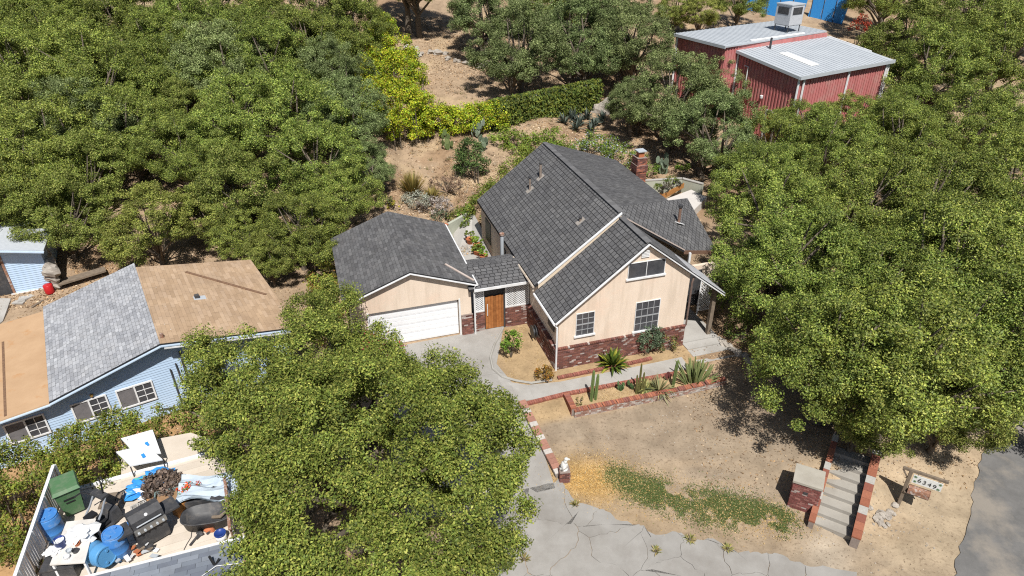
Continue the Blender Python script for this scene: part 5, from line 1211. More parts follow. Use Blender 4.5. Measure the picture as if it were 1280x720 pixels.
q = dk(278, 676); o = thing('white_bucket', 'white bucket with dark blue rim on the deck', 'bucket', q); part('pail', M_white, o, lambda b: b.lathe(q, [(.14, 0), (.16, .3)], 14), True); part('rim', mat('navy', (.02, .05, .22)), o, lambda b: b.lathe(up3(q, .301), [(.165, 0), (.17, .05), (.14, .05), (.13, .02)], 14), True)
q = dk(262, 664); part('body', M_terra, thing('clay_lump', 'small orange clay piece beside the white bucket', 'clay', q), lambda b: b.blob(up3(q, .06), (.16, .1, .08), 3, 10, 6, .5))
cw = [dk(240, 664), dk(239, 672), dk(234, 680), dk(230, 688)]; part('wire', M_dark, thing('loose_cable', 'thin dark cable curling over the deck boards', 'cable', cw[0]), lambda b: b.tube([up3(p, .02) for p in cw], .012, 5))
for i, (u, v, lab) in enumerate(((162, 697, 'jumbled white scraps by the upright barrel'), (172, 690, 'pale offcuts leaning under the barbecue'), (182, 694, 'grey rubbish bits near the front roof edge'), (122, 683, 'orange and blue scraps between table and barrel'))):
    o = thing('scrap_heap', lab, 'scraps', dk(u, v))
    for k in range(7):
        q = up3(dk(u, v), .06+.05*(k % 3), rg.uniform(-.3, .3), rg.uniform(-.2, .2)); part('piece', [M_white, M_wood, M_galv, M_dark, M_terra][(k+i) % 5], o, lambda b: b.bar(q, up3(q, rg.uniform(-.02, .12), rg.uniform(.1, .25), rg.uniform(-.2, .2)), .12, .03))
# shingled roof in front of the deck
zr_ = DZ+.75
fr_ = [P(u, v, z) for u, v, z in ((96, 726, zr_), (306, 673, zr_), (314, 745, zr_+.12), (310, 800, zr_+.2), (60, 820, zr_+.2))]
e = fr_[1]-fr_[0]; OF = Fr((fr_[0][0], fr_[0][1], 0), math.atan2(e[1], e[0])); ol = float(np.linalg.norm(e[:2]))
out = thing('outbuilding', 'outbuilding with blue grey shingle roof in front of the deck', 'outbuilding', OF.w(ol/2, -1, .7))
fp_ = [OF.w(0, 0, zr_), OF.w(ol, 0, zr_), OF.w(ol, -4, zr_+.45), OF.w(0, -4, zr_+.45)]
orf = part('roof', M_roofdeck, out, lambda b: slabroof(b, fp_, .12)); sub('shingles', M_shingle, orf, lambda b: shingles(b, fp_, OF.ux, [(.20, .225, .265), (.17, .19, .23), (.23, .255, .295)], .5, .17, .008, .008, .1, 91), kind='stuff')
part('rake_trim', M_rust, out, lambda b: b.bar(OF.w(ol+.03, .02, zr_-.03), OF.w(ol+.03, -4, zr_+.42), .08, .14)); part('eave_trim', M_white, out, lambda b: b.bar(OF.w(0, .05, zr_-.03), OF.w(ol+.06, .05, zr_-.03), .08, .1))
part('wall', mat('tan_wall', (.36, .27, .17), (.28, .2, .12), rough=.9), out, lambda b: b.box(OF, .1, ol-.15, -3.9, -.1, .2, zr_-.16))
part('antenna_bracket', M_black, out, lambda b: [b.tube([OF.w(ol-.75, -.75, zr_+.06), OF.w(ol-.85, -.6, zr_+.32)], .035, 6), b.tube([OF.w(ol-.75, -.75, zr_+.06), OF.w(ol-.62, -.66, zr_+.2)], .03, 6)])
part('cable', M_white, out, lambda b: b.tube([OF.w(ol-1.2, -1.2, zr_+.2), OF.w(ol-.7, -.85, zr_+.16), OF.w(ol+.05, -1.0, zr_+.17), OF.w(ol+.3, -1.3, zr_-.1)], .012, 5))
pA_, pB_ = P(306, 600, 2.6), P(330, 720, 2.6)
fw_ = thing('board_fence', 'tall tan board fence in the shade beside the deck', 'fence', up3(pA_, -2))
for i in range(12):
    p, q = pA_+(pB_-pA_)*i/12, pA_+(pB_-pA_)*(i+.95)/12; part('board', mat('tan_wall', (.36, .27, .17)), fw_, lambda b: b.bar(up3(p, -.9), up3(q, -.9), .05, 2.6))

# ================================================================ TREES
tree_master('oakA', [((0, 0, 5.0), (3.0, 3.0, 2.3)), ((1.9, .6, 4.3), (2.0, 1.9, 1.6)), ((-1.8, -.9, 4.6), (2.0, 2.0, 1.7)), ((.2, -2.0, 4.0), (1.9, 1.7, 1.4)), ((-.3, 1.9, 4.6), (2.1, 1.8, 1.7))], 2.8, .26, OAK, 430, 230, .092, 1, (.28, .56))
tree_master('oakB', [((0, .3, 5.4), (2.6, 2.5, 2.2)), ((2.0, -1.0, 4.4), (1.8, 1.8, 1.4)), ((-2.1, .4, 4.2), (1.9, 1.7, 1.5)), ((.6, 2.1, 4.5), (1.8, 1.8, 1.5)), ((-.9, -2.2, 3.8), (1.7, 1.5, 1.3)), ((1.0, -2.4, 3.2), (1.2, 1.1, .9))], 2.6, .24, OAK, 420, 230, .092, 2, (.28, .56), trunks=2)
tree_master('oakC', [((.4, 0, 4.6), (2.3, 2.3, 2.2)), ((-1.4, .8, 4.2), (1.8, 1.7, 1.6)), ((.2, -1.6, 3.6), (1.7, 1.5, 1.4))], 2.3, .2, [(.22, .27, .05), (.16, .21, .04), (.29, .32, .075), (.10, .14, .03), (.31, .33, .09)], 290, 230, .092, 3, (.26, .52))
tree_master('greyA', [((0, 0, 4.9), (2.7, 2.7, 2.4)), ((1.7, -.9, 4.1), (1.8, 1.8, 1.6)), ((-1.7, -.5, 4.0), (1.9, 1.8, 1.6)), ((.3, 1.8, 4.4), (1.9, 1.8, 1.6)), ((-.4, -1.9, 3.3), (1.7, 1.4, 1.3))], 2.6, .28, GREY, 430, 230, .092, 4, (.28, .56), trunks=2)
def forest(label, group, seed, lst):
    rg_ = random.Random(seed)
    for (u, v, s_, key) in lst:
        q = PT(u, v, 3.8*s_); place(key, q[0], q[1], s_*rg_.uniform(.97, 1.1), rg_.uniform(0, 6.28), label, 'tree', group, z=float(T(q[0], q[1]))-.85*s_, name='oak_tree')
G1, G2, G3 = 'oaks in the hillside grove', 'oaks right of the house', 'oaks beyond the red building'
forest('oak at the far top of the hillside grove', G1, 1, [(55, 25, 1.15, 'oakA'), (150, 20, 1.1, 'oakB'), (235, 38, 1.0, 'oakA'), (320, 25, 1.05, 'oakC'), (195, 55, 1.0, 'oakB'), (270, 5, 1.1, 'oakA'), (100, 5, 1.2, 'oakB'), (15, 10, 1.2, 'oakA')])
forest('oak at the far top of the grove close to the yellow vine mound', G1, 2, [(395, 25, 1.1, 'oakA'), (440, 30, 1.0, 'oakA')])
forest('grey green oak just left of the yellow vine mound', G1, 3, [(415, 90, .95, 'greyA'), (435, 140, .9, 'greyA')])
forest('oak in the dense middle of the hillside grove', G1, 4, [(30, 85, 1.05, 'oakB'), (105, 80, 1.05, 'oakA'), (185, 95, 1.0, 'oakB'), (265, 85, 1.0, 'greyA'), (345, 85, 1.0, 'oakB'), (20, 150, 1.0, 'oakC'), (90, 150, 1.0, 'greyA'), (160, 160, .95, 'oakA'), (130, 120, 1.0, 'oakB'), (60, 185, .95, 'oakA'), (65, 55, 1.05, 'oakA'), (305, 60, 1.0, 'oakA'), (380, 65, 1.0, 'oakB'), (225, 95, .9, 'oakA')])
forest('oak of the grove upslope from the gully beside the garage', G1, 5, [(300, 150, .95, 'oakB'), (365, 150, 1.0, 'oakA')])
forest('smaller oak of the grove above the tan roof of the blue house', G1, 6, [(225, 135, .75, 'oakC'), (225, 190, .8, 'oakA'), (265, 195, .7, 'oakB')])
forest('oak in the shady gully between the tan roof and the garage', G1, 18, [(262, 262, .72, 'oakC'), (375, 285, .72, 'oakB'), (425, 245, .68, 'oakA'), (310, 290, .6, 'oakA')])
forest('oak overhanging the little blue shed', G1, 7, [(75, 262, .85, 'oakC'), (100, 215, .9, 'oakC')])
forest('oak of the grove left behind the blue shed', G1, 8, [(30, 215, .95, 'oakB'), (-10, 240, .9, 'oakA')])
forest('low round oak crown hanging over the street stairs', G2, 9, [(1080, 500, .72, 'oakC')])
forest('low round oak crown over the mailbox verge', G2, 10, [(1185, 500, .72, 'oakC')])
forest('broad oak shading the dirt yard beside the porch steps', G2, 11, [(1046, 442, .98, 'oakA'), (1120, 455, 1.0, 'oakB')])
forest('broad oak leaning over the asphalt road', G2, 12, [(1205, 430, 1.08, 'oakA'), (1285, 430, 1.1, 'oakB')])
forest('broad oak touching the right end of the house roof', G2, 13, [(988, 326, 1.02, 'oakB'), (966, 262, .95, 'oakA'), (955, 220, .85, 'oakB')])
forest('broad oak deep in the thicket between the house and the road', G2, 14, [(1085, 355, 1.0, 'oakA'), (1180, 340, 1.1, 'oakB'), (1275, 330, 1.1, 'oakA'), (1080, 260, 1.0, 'oakB'), (1175, 245, 1.1, 'oakA'), (1270, 235, 1.1, 'oakB')])
forest('oak in front of the red metal building', G2, 15, [(965, 185, .8, 'oakA'), (1010, 165, .75, 'oakB'), (1070, 158, .75, 'oakA'), (1035, 190, .9, 'oakA'), (1120, 180, .95, 'oakB'), (1130, 140, .8, 'oakB')])
forest('oak in the thicket right of the red metal building', G2, 16, [(1210, 160, 1.1, 'oakA'), (1290, 150, 1.1, 'oakB')])
forest('oak beyond the road at the right of the thicket', 'oaks across the road', 19, [(1400, 300, 1.1, 'oakA'), (1420, 200, 1.1, 'oakB'), (1380, 120, 1.2, 'oakA')])
forest('oak at the outer edge of the grove past the blue shed', 'outer grove oaks', 20, [(-90, 60, 1.1, 'oakB'), (-100, 130, 1.0, 'oakA'), (-90, 210, .95, 'oakC')])
forest('yellow green oak on the rise beyond the red metal building', G3, 17, [(1165, 85, 1.25, 'oakB'), (1250, 70, 1.3, 'oakA'), (1140, 40, 1.3, 'oakC'), (1210, 20, 1.3, 'oakB'), (1290, 15, 1.3, 'oakA'), (1110, -5, 1.2, 'oakA')])
for i, (u, v, s_, key, lab) in enumerate(((648, 55, 1.15, 'greyA', 'grey green oak with two dark trunks above the vine covered wall'), (725, 50, 1.2, 'greyA', 'tall grey green oak next to the two trunked one'), (612, 15, 1.1, 'greyA', 'dark oak overhanging the upper clearing'), (790, 55, 1.15, 'greyA', 'oak at the back between the clearing and the red building'), (700, -5, 1.2, 'oakA', 'far oak behind the two trunked oak'),
        (845, 120, 1.1, 'greyA', 'silvery olive tree left of the red metal building'), (895, 165, 1.0, 'greyA', 'drooping silvery olive tree above the rear terrace'), (795, 130, .7, 'greyA', 'smaller silvery tree above the agave bank'), (875, 15, .75, 'oakC', 'bright green tree touching the left end of the metal roof'), (845, 5, .8, 'oakC', 'second bright green tree behind the silvery olive'), (925, -2, .9, 'oakA', 'dark tree in front of the blue tarp fence'), (905, 100, .8, 'greyA', 'silvery olive tree hiding the long red wall'), (760, 5, 1.2, 'greyA', 'grey oak filling the gap behind the two trunked oak'),
        (300, 235, .95, 'oakC', 'lit oak leaning out over the dark gully beside the garage'), (185, 275, .82, 'oakC', 'small bright oak behind the grey shingle slope of the blue house'), (395, 205, .85, 'oakA', 'oak at the edge of the dry clearing behind the garage'), (455, 205, .55, 'greyA', 'small grey green tree at the left of the dry slope'), (335, 320, .5, 'oakC', 'low shady tree between the tan roof and the garage'))):
    q = PT(u, v, 3.8*s_); place(key, q[0], q[1], s_*1.05, i*1.3, lab, 'tree', z=float(T(q[0], q[1]))-.8*s_)
# bare trunks in the upper clearing
for i, (u, v) in enumerate(((511, 40), (524, 46))):
    q = PT(u, v); place('oakA', q[0], q[1], 1.25, i*2+.4, ['oak with a slim trunk rising in the upper clearing', 'oak with a thick pale trunk in the upper clearing'][i], 'tree')
# the big tree in front of the garage
cl = [(450, 545, 5.6, (3.0, 3.0, 2.0)), (350, 520, 5.0, (2.3, 2.2, 1.6)), (545, 540, 5.0, (2.4, 2.3, 1.6)), (300, 470, 4.6, (1.8, 1.7, 1.3)), (395, 440, 4.6, (2.0, 1.9, 1.4)), (480, 490, 4.8, (1.9, 1.8, 1.3)), (590, 580, 4.6, (1.7, 1.7, 1.2)), (420, 640, 5.0, (2.4, 2.2, 1.7)), (520, 640, 4.9, (2.3, 2.2, 1.6)), (390, 710, 4.6, (2.0, 1.9, 1.5)), (500, 720, 4.4, (2.0, 1.9, 1.4)), (300, 535, 4.4, (1.3, 1.3, 1.0)), (565, 680, 3.9, (1.4, 1.4, 1.1)), (385, 395, 4.2, (1.1, 1.0, .9)), (258, 440, 4.2, (.8, .8, .8)), (640, 560, 4.3, (.7, .7, .6)), (540, 480, 4.2, (1.5, 1.4, 1.1)), (600, 520, 4.0, (1.3, 1.3, 1.0)), (460, 440, 4.0, (1.4, 1.3, 1.0)), (262, 492, 4.0, (1.0, 1.0, .9)), (362, 612, 4.4, (1.5, 1.5, 1.2)), (600, 640, 4.2, (1.5, 1.5, 1.1)), (420, 370, 4.0, (.9, .8, .8)), (460, 600, 5.2, (2.2, 2.0, 1.6)), (400, 580, 5.0, (2.0, 1.9, 1.5)), (450, 690, 4.8, (2.0, 1.8, 1.4))]
tc_ = P(440, 560, 4.0); tz0 = float(T(tc_[0], tc_[1]))
lob = [(P(u, v, z)-np.array([tc_[0], tc_[1], tz0]), r_) for u, v, z, r_ in cl]
OAKD = [(0.17, 0.229, 0.041), (0.126, 0.179, 0.031), (0.242, 0.283, 0.056), (0.09, 0.132, 0.025), (0.296, 0.32, 0.07)]
tree_master('bigoak', lob, 3.0, .38, OAKD, 1500, 230, .088, 9, (.27, .52), low=-.7, trunks=2, nl=14, gaps=.1)
place('bigoak', tc_[0], tc_[1], 1, 0, 'huge spreading oak standing in front of the garage', 'tree')

# ================================================================ SHRUBS, HEDGES, VINES
def massed(name, label, cat, lobes, ncl, per, ls, pal, seed, crad=(.3, .55), base=None, flat=.8, low=-.6):
    rg_ = np.random.default_rng(seed); base = np.array(base if base is not None else lobes[0][0], float); o = thing(name, label, cat, (base[0], base[1], float(T(base[0], base[1]))))
    pos, nrm, cv, Cc = crown_pts(lobes, ncl, per, rg_, crad, flat, low)
    gz_ = T(pos[:, 0], pos[:, 1]); pos[:, 2] = np.maximum(pos[:, 2], gz_+.05)
    V, Fc, tn = leaves(pos, nrm, ls, pal, rg_, clump=cv); mesh_obj('foliage', V, Fc, M_leaf, o, tn)
    b = MB()
    for t in Cc[rg_.permutation(len(Cc))[:max(8, len(Cc)//12)]]:
        g = np.array([t[0]+rg_.normal()*.15, t[1]+rg_.normal()*.15, float(T(t[0], t[1]))-.1]); b.tube([g, (g+t)/2+rg_.normal(size=3)*.06, t], [.05, .035, .01], 5)
    b.build('stems', M_bark, o)['kind'] = 'stuff'; return o
def at(u, v, h): return PT(u, v, h)
massed('vine_mound', 'tall yellow green vine mound beside the upper clearing', 'vines', [(at(487, 135, 2.0), (3.2, 2.2, 2.4)), (at(490, 100, 2.4), (2.9, 2.2, 2.5)), (at(484, 68, 2.4), (2.3, 2.0, 2.4)), (at(476, 45, 2.0), (1.5, 1.4, 2.0)), (at(508, 148, 1.6), (2.2, 1.6, 1.8)), (at(463, 152, 1.4), (2.0, 1.6, 1.8))], 640, 105, .15, LIME, 101, (.32, .6))
massed('clipped_hedge', 'yellow green vine hedge running across the dry slope', 'hedge', [(at(528+i*11, 155-i*.9, 1.0), (1.1, .8, 1.3)) for i in range(9)], 420, 85, .14, LIME, 102)
# vine covered wall on the right of the hedge
v0, v1 = PT(612, 163), PT(748, 132)
vw = thing('vine_wall', 'garden wall smothered in dark green vines below the two trunked oak', 'wall', v0)
part('wall', M_greywall, vw, lambda b: b.bar(up3(v0, 1.0), up3(v1, 1.0), .25, 2.4))
rg_ = np.random.default_rng(8); n = 15000; t = rg_.random(n); off = np.abs(rg_.normal(size=n))*.22; hh = rg_.uniform(-.1, 2.5, n)
dv = (v1-v0)[:2]; nv = np.array([dv[1], -dv[0]])/np.linalg.norm(dv); ctr = v0[None, :]*(1-t[:, None])+v1[None, :]*t[:, None]
side_ = np.where(hh > 2.1, rg_.uniform(-.3, 1, n), 1.0)
pos = np.stack([ctr[:, 0]+nv[0]*(off+.15)*side_, ctr[:, 1]+nv[1]*(off+.15)*side_, ctr[:, 2]+hh], 1)
nrm = unit(np.array([nv[0], nv[1], .6])+rg_.normal(size=(n, 3))*.6)
V, Fc, tn = leaves(pos, nrm, .2, DARKV+[(.16, .19, .03)], rg_, clump=.8+.35*_vn(t*25, hh*1.5)); mesh_obj('vines', V, Fc, M_leaf, vw, tn)
AG = [(.10, .125, .105), (.075, .1, .085), (.13, .16, .13)]  # agave greens darkened so the plants look shaded by the trees
for i, (u, v) in enumerate(((705, 155), (715, 150), (724, 157), (733, 150), (742, 158), (752, 152), (720, 163), (738, 165))):
    blades('agave', 'large blue grey agave on the bank under the vine wall', 'agave', up3(PT(u, v), .1), 30, 1.0, .16, AG, 300+i, (.2, 1.4), .2, 'agaves under the vine wall')
q = PT(757, 140); part('boulder', M_rock, thing('pale_boulder', 'pale rock face between the vine wall and the silvery trees', 'rock', q), lambda b: b.blob(up3(q, .2), (1.1, .6, .9), 4, 14, 9, .6))
massed('plumbago_bush', 'bright green flowering bush behind the house roof', 'bush', [(at(735, 193, .8), (2.0, 1.4, 1.1)), (at(765, 195, .8), (1.8, 1.3, 1.0)), (at(748, 185, 1.0), (1.8, 1.3, 1.1))], 110, 80, .14, BRGT+[(.20, .28, .05), (.45, .48, .55)], 103)
massed('olive_shrubs', 'olive shrub row along the left rear eave of the house', 'shrub', [(at(596, 262, .7), (1.3, .9, .9)), (at(612, 245, .7), (1.3, .9, .9)), (at(628, 229, .8), (1.3, .9, .9)), (at(645, 212, .8), (1.3, .9, .9)), (at(660, 200, .8), (1.2, .9, .9)), (at(578, 272, .5), (1.0, .7, .7))], 130, 80, .12, OLIVE+[(.18, .19, .03)], 104)
massed('slope_bush', 'dense dark green bush standing alone on the dry slope', 'bush', [(at(590, 205, 1.0), (1.15, 1.1, 1.3)), (at(587, 190, 1.8), (.8, .8, 1.0))], 70, 90, .13, [(.08, .13, .035), (.06, .10, .03), (.12, .17, .05)], 105)
blades('dry_grass', 'tall golden brown grass tuft on the dry slope', 'grass', PT(516, 246), 420, 1.9, .05, [(.30, .21, .05), (.38, .27, .09), (.22, .17, .05), (.20, .19, .05)], 401, (.7, 1.5), .35)
blades('dry_grass', 'lower olive grass tuft right of the golden one', 'grass', PT(540, 252), 260, 1.2, .05, [(.28, .22, .06), (.2, .17, .06)], 402, (.5, 1.4), .35)
bush('dead_brush', 'grey dead brush in the middle of the dry slope', 'brush', PT(560, 240), (1.3, 1.0, .6), 1500, .1, [(.22, .15, .10), (.16, .11, .08), (.3, .22, .15)], 110, stems=20)
bush('grey_sage', 'pale grey sage bush behind the garage roof', 'sage', PT(520, 262), (1.0, .8, .7), 1400, .1, [(.30, .32, .25), (.24, .26, .2), (.36, .37, .3)], 111)
bush('white_sage', 'whitish dry sage bush next to the grey one', 'sage', PT(545, 266), (1.3, .8, .6), 1600, .1, [(.42, .37, .33), (.33, .28, .25), (.5, .45, .4)], 112)
bush('round_sage', 'small round blue green bush by the retaining wall cap', 'bush', PT(549, 276), (.6, .55, .45), 900, .08, [(.16, .2, .12), (.12, .16, .09), (.2, .24, .15)], 113)
bush('spiny_plant', 'dark spiky plant left of the garage ridge', 'plant', PT(482, 262), (.6, .5, .6), 500, .14, [(.12, .16, .06), (.2, .22, .06)], 114)
bush('yellow_flowers', 'small yellow flowering clump beside the dark spiky plant', 'flower', PT(493, 262), (.45, .4, .3), 260, .09, [(.55, .45, .03), (.3, .3, .04)], 115)
pear('pale prickly pear against the clipped hedge', PT(594, 172), 16, 11, .4, ((.30, .36, .28), (.22, .28, .2)))
pear('low green prickly pear on the slope below the hedge', PT(560, 186), 14, 12, .35, ((.2, .25, .1), (.14, .19, .07)))
pear('bluish prickly pear beside the dense slope bush', PT(603, 188), 12, 13, .35, ((.2, .26, .17), (.15, .2, .13)))
massed('jumbled_shrubs', 'mixed green shrubs below the vine wall', 'shrub', [(at(672, 182, .7), (1.4, 1.0, .9)), (at(650, 178, .6), (1.2, .9, .8)), (at(690, 175, .7), (1.3, 1.0, .8)), (at(630, 172, .5), (1.2, .8, .7))], 90, 80, .14, OLIVE+BRGT, 106)
massed('blue_house_hedge', 'big unclipped olive hedge between the blue house and the deck', 'hedge', [(P(u, v, z)-np.array([0, 0, dz_]), (rx*(1+.12*dz_), 1.2, rz_)) for dz_ in (0, 1.3) for u, v, z, rx, rz_ in ((10, 600, 2.6, 1.3, 1.1), (40, 588, 2.7, 1.3, 1.1), (75, 575, 2.8, 1.3, 1.1), (110, 562, 2.9, 1.3, 1.1), (145, 553, 3.0, 1.2, 1.0), (178, 545, 3.0, 1.2, 1.0), (210, 540, 2.9, 1.1, .9), (25, 625, 2.4, 1.3, 1.1), (-15, 622, 2.4, 1.3, 1.1), (60, 605, 2.7, 1.2, 1.0), (100, 590, 2.9, 1.1, .9), (135, 575, 3.1, 1.0, .8), (40, 640, 2.2, .9, .9), (108, 592, 3.3, .8, .7), (128, 584, 3.4, .8, .7), (142, 574, 3.4, .7, .7), (120, 572, 3.3, .9, .8), (92, 600, 3.1, .8, .8))], 1300, 100, .09, OLIVE+[(.26, .24, .05)], 107, (.22, .42))
massed('garage_shrub', 'red flowering bougainvillea at the left corner of the garage door', 'shrub', [(HF.w(-8.4, 3.2, .7), (.9, .8, .9)), (HF.w(-7.6, 2.7, .6), (.8, .6, .7))], 60, 50, .12, BRGT+[(.5, .02, .10), (.55, .03, .06), (.5, .02, .1)], 108)
massed('side_shrubs', 'tangled dry shrubs along the left wall of the garage', 'shrub', [(HF.w(-10.2, 5+i*1.6, .7), (.8, .9, .9)) for i in range(5)], 110, 60, .13, OLIVE+[(.3, .18, .05), (.28, .26, .04)], 109)
q = HF.w(-10.6, 7.0, .1); part('jug', mat('yellow_plastic', (.6, .42, .02), rough=.5), thing('yellow_watering_can', 'bright yellow can among the shrubs left of the garage', 'can', q), lambda b: (b.lathe(q, [(.2, 0), (.22, .3), (.1, .42), (.06, .5)], 12), b.tube([up3(q, .1, .2), up3(q, .35, .45)], [.04, .025], 6)), True)
for i in range(4):
    q = HF.w(-9.9, 7.8+i*1.0, .0); part('block', M_conc, thing('pale_block', 'pale concrete block on edge left of the garage', 'block', q, 'blocks left of the garage'), lambda b: boxat(b, q, HA, .3, .5, q[2]-.1, q[2]+.55))
rocks('stone_row', 'line of pale stones bordering the upper clearing', [PT(510+i*6.4+rg.uniform(-2, 2), 75-8*math.sin(i*.35)+rg.uniform(-2, 2)) for i in range(16)], 21, (.25, .5))
rocks('stone_pile', 'pile of whitish rocks beside the yellow vine mound', [PT(513+rg.uniform(-5, 7), 66+rg.uniform(-6, 8)) for i in range(16)], 22, (.25, .5), m=mat('white_rock', (.58, .55, .5), (.42, .39, .35), rough=.95, scale=4))
rocks('broken_concrete', 'broken pale concrete stones scattered by the stairs', [PT(1104+rg.gauss(0, 7), 649+rg.gauss(0, 8)) for i in range(22)], 23, (.06, .2), m=M_rock)
rocks('shade_stones', 'rough stones in the shade beside the porch steps', [PT(903+i*3.2+rg.uniform(-3, 3), 428+i*2.2+rg.uniform(-3, 3)) for i in range(12)], 24, (.12, .26), m=M_rock)
q1_, q2_ = PT(1040, 553), PT(1054, 521)
o = thing('stair_railing', 'short white handrail leaning at the top of the street stairs', 'handrail', q1_); part('rail', M_white, o, lambda b: b.tube([up3(q1_, .1), up3(q1_, .9), up3(q2_, 1.0)], .03, 6)); part('board', M_woodlt, o, lambda b: b.bar(up3(q1_, .6), up3(q2_, .8), .05, .2))

# ================================================================ GRASS, LITTER, PEBBLES
def scatter(name, n, xy, size, pal, seed, up=.9, h=(.005, .04), m=None, asp=.6):
    rg_ = np.random.default_rng(seed); z = T(xy[:, 0], xy[:, 1]); pos = np.stack([xy[:, 0], xy[:, 1], z+rg_.uniform(*h, len(xy))], 1)
    nrm = unit(np.array([0, 0, up])+rg_.normal(size=(len(xy), 3))*.45); V, Fc, tn = leaves(pos, nrm, size, pal, rg_, asp=asp); return stuff(mesh_obj(name, V, Fc, m or M_straw, None, tn))
rs = np.random.default_rng(50)
# green grass strip
line = np.array([PT(u, v)[:2] for u, v in ((768, 592), (800, 612), (840, 622), (880, 632), (915, 640), (950, 645), (980, 650))])
n = 46000; t = rs.random(n)*6; i0 = np.minimum(t.astype(int), 5); base = line[i0]*(1-(t-i0))[:, None]+line[i0+1]*(t-i0)[:, None]
wd_ = np.interp(t, [0, 1, 3, 5, 6], [.42, .55, .72, .6, .4]); xy = base+rs.normal(size=(n, 2))*wd_[:, None]*np.array([.7, .62])
dens = vnoise(xy[:, 0]*4, xy[:, 1]*4, 2); xy = xy[dens > -.45+.6*rs.random(n)]
z = T(xy[:, 0], xy[:, 1]); pos = np.stack([xy[:, 0], xy[:, 1], z+.015], 1); nrm = unit(np.array([0, -.2, .9])+rs.normal(size=(len(xy), 3))*.7)
V, Fc, tn = leaves(pos, nrm, .08, [(.085, .125, .035), (.06, .095, .026), (.11, .145, .045), (.14, .15, .05)], rs, asp=.35); stuff(mesh_obj('grass', V, Fc, M_leaf, None, tn))
# dry straw round it, leaf litter on the hill, yard specks
n = 9000; xy = np.concatenate([np.stack([sx+.4+rs.normal(size=n//2)*.95, sy+rs.normal(size=n//2)*.6], 1), line[rs.integers(0, 7, n//2)]+rs.normal(size=(n//2, 2))*np.array([.8, .5])])
scatter('dry_straw', n, xy, .07, [(.58, .40, .16), (.50, .33, .12), (.64, .48, .24), (.42, .28, .12)], 51, asp=.3)
n = 110000; hx_ = rs.uniform(-45, 22, n); hy_ = 12.7+rs.random(n)**1.2*40; xy = np.stack([HO[0]+UX[0]*hx_+UY[0]*hy_, HO[1]+UX[1]*hx_+UY[1]*hy_], 1)
keep = vnoise(xy[:, 0]*2, xy[:, 1]*2, 4) > -.6+rs.random(n)*.9; xy = xy[keep]
scatter('leaf_litter', n, xy, .15, [(.46, .30, .16), (.36, .23, .12), (.56, .42, .27), (.27, .17, .10), (.62, .50, .36), (.2, .13, .08)], 52, asp=.6)
n = 2000; xy = np.stack([rs.uniform(-1, 17, n), rs.uniform(15, 26, n)], 1); hyv = (xy[:, 0]-HO[0])*UY[0]+(xy[:, 1]-HO[1])*UY[1]; xy = xy[hyv < -3.7]
rdx = np.array([p[:2] for p in rdp]); 
xy = xy[~((xy[:, 1] < 14.5+.0*xy[:, 0]))]
def in_poly(pts, poly):
    r = np.zeros(len(pts), bool); j = len(poly)-1
    for i in range(len(poly)):
        a, b = poly[i], poly[j]; c = (a[1] > pts[:, 1]) != (b[1] > pts[:, 1]); r ^= c & (pts[:, 0] < (b[0]-a[0])*(pts[:, 1]-a[1])/(b[1]-a[1]+1e-12)+a[0]); j = i
    return r
for pol in (apron, [tuple(p) for p in rdx]): xy = xy[~in_poly(xy, pol)]
scatter('yard_litter', n, xy, .05, [(.2, .15, .10), (.17, .12, .08), (.4, .33, .24), (.5, .42, .32), (.25, .18, .12)], 53)
n = 14000; xy = np.concatenate([np.stack([rs.uniform(-26, -12, n//2), rs.uniform(20, 36, n//2)], 1), np.stack([rs.uniform(8, 20, n//2), rs.uniform(20, 40, n//2)], 1)])
scatter('fallen_leaves', n, xy, .1, [(.42, .28, .15), (.3, .2, .11), (.5, .38, .25), (.2, .13, .08)], 54)
# bed straw and tufts
n = 5000; hx_ = np.concatenate([rs.uniform(-2.2, -.2, n//2), rs.uniform(-.3, 7, n//2)]); hy_ = np.concatenate([rs.uniform(-1, 4, n//2), rs.uniform(-3.2, -2.0, n//2)])
xy = np.stack([HO[0]+UX[0]*hx_+UY[0]*hy_, HO[1]+UX[1]*hx_+UY[1]*hy_], 1); xy = xy[vnoise(xy[:, 0]*5, xy[:, 1]*5, 7) > -.1]
scatter('bed_straw', n, xy, .06, [(.55, .40, .18), (.48, .33, .14), (.38, .26, .12), (.62, .5, .3)], 55, asp=.35)
for i, (u, v, lab) in enumerate(((820, 690, 'olive weed tuft in a crack of the drive by the dirt edge'), (862, 675, 'pale weed tuft in the widest crack of the drive'), (909, 687, 'green weed tuft in the crack near the dirt'), (655, 700, 'dry weed tuft in the drive beside the white pillar'), (720, 632, 'small weed at the corner where drive meets straw'))):
    blades('weed_tuft', lab, 'weed', up3(PT(u, v), .03), 40, .28, .03, [(.3, .28, .09), (.2, .22, .06), (.42, .34, .14)], 500+i, (.3, 1.4))
bush('shade_bush', 'dark bush in the shade right of the porch steps', 'bush', HF.w(9.9, -.6, -.1), (.9, .8, .9), 1600, .11, DARKV, 120)
bush('shade_bush', 'dark bush filling the corner under the wing eave', 'bush', HF.w(10.9, 1.6, 0), (1.0, 1.0, 1.2), 2000, .11, DARKV, 121)
o = thing('lattice_screen', 'white lattice screen standing right of the porch', 'lattice', HF.w(9.3, 2.2, 0))
part('frame', M_white, o, lambda b: [b.bar(HF.w(x, 2.2, 0), HF.w(x, 2.2, 2.2), .07, .07, up=(1, 0, 0)) for x in (8.95, 9.95)]+[b.bar(HF.w(8.95, 2.2, z), HF.w(9.95, 2.2, z), .06, .06) for z in (.3, 2.17)])
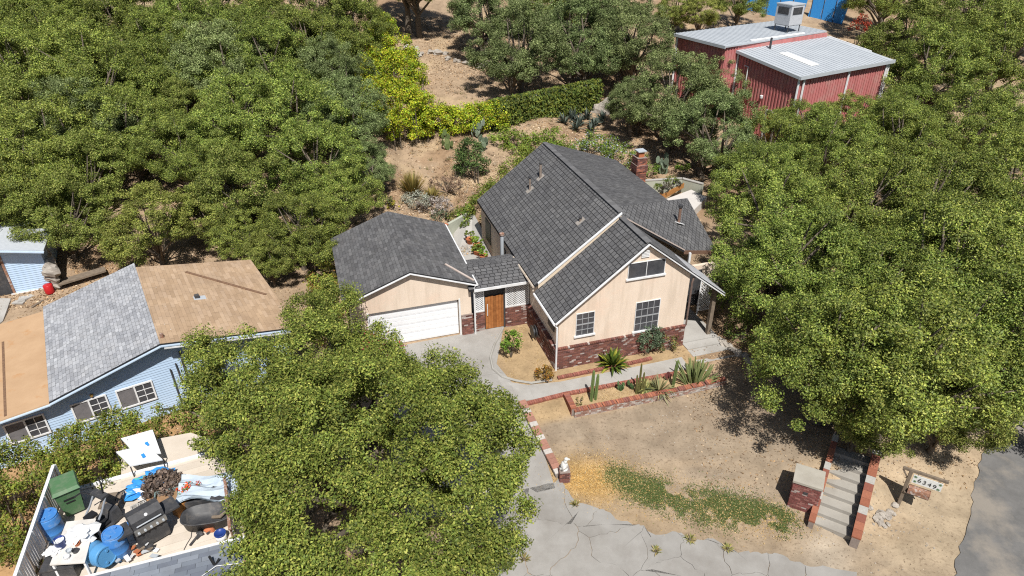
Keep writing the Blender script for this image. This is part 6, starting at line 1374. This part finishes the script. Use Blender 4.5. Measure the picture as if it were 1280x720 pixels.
part('lattice_slats', M_white, o, lambda b: [b.bar(HF.w(8.98+max(0, k*.16-1.8)-0, 2.2+.012*sg_, .33+max(0, 1.8-k*.16) if sg_ > 0 else 2.13-max(0, 1.8-k*.16)), HF.w(min(9.92, 8.98+k*.16), 2.2+.012*sg_, (2.13-max(0, (8.98+k*.16)-9.92)) if sg_ > 0 else .33+max(0, (8.98+k*.16)-9.92)), .012, .04) for k in range(2, 16) for sg_ in (1, -1)], kind='stuff')
n = 1800; xy = np.stack([rs.uniform(0, 17, n), rs.uniform(15.5, 25, n)], 1); hyv = (xy[:, 0]-HO[0])*UY[0]+(xy[:, 1]-HO[1])*UY[1]; xy = xy[(hyv < -3.7) & (vnoise(xy[:, 0]*2, xy[:, 1]*2, 31) > .25)]
for pol in (apron, [tuple(p) for p in rdx]): xy = xy[~in_poly(xy, pol)]
pb = MB()
for k, (x, y) in enumerate(xy): pb.blob((x, y, float(T(x, y))+.008), (random.uniform(.015, .05), random.uniform(.015, .04), .02), k, 5, 3, .4, tuple(np.array((.42, .37, .31))*random.uniform(.6, 1.3)))
stuff(pb.build('pebbles', M_straw))
tw = MB(); rgt = random.Random(77); cnt = 0
while cnt < 520:
    hx__, hy__ = rgt.uniform(-11, 12), rgt.uniform(13, 36); p = HF.w(hx__, hy__, 0); z = float(T(p[0], p[1]))
    if float(_vn(p[0]*.6, p[1]*.6)) < -.15: continue
    cnt += 1; c = rgt.choice([(.34, .25, .15), (.26, .18, .11), (.42, .33, .2), (.25, .22, .09), (.45, .38, .28)])
    for k in range(rgt.randrange(6, 16)):
        a = rgt.uniform(0, 6.28); e = rgt.uniform(.2, 1.4); L_ = rgt.uniform(.15, .45); d = np.array([math.cos(a)*math.cos(e), math.sin(a)*math.cos(e), math.sin(e)]); sd_ = np.array([-math.sin(a), math.cos(a), 0])*.02
        b0 = np.array([p[0]+rgt.uniform(-.1, .1), p[1]+rgt.uniform(-.1, .1), z]); tw.add([b0-sd_, b0+sd_, b0+d*L_], [(0, 1, 2)], tuple(np.array(c)*rgt.uniform(.7, 1.2)))
stuff(tw.build('dry_scrub', M_straw))
for o in bpy.data.objects:
    if '_w' in o: del o['_w']
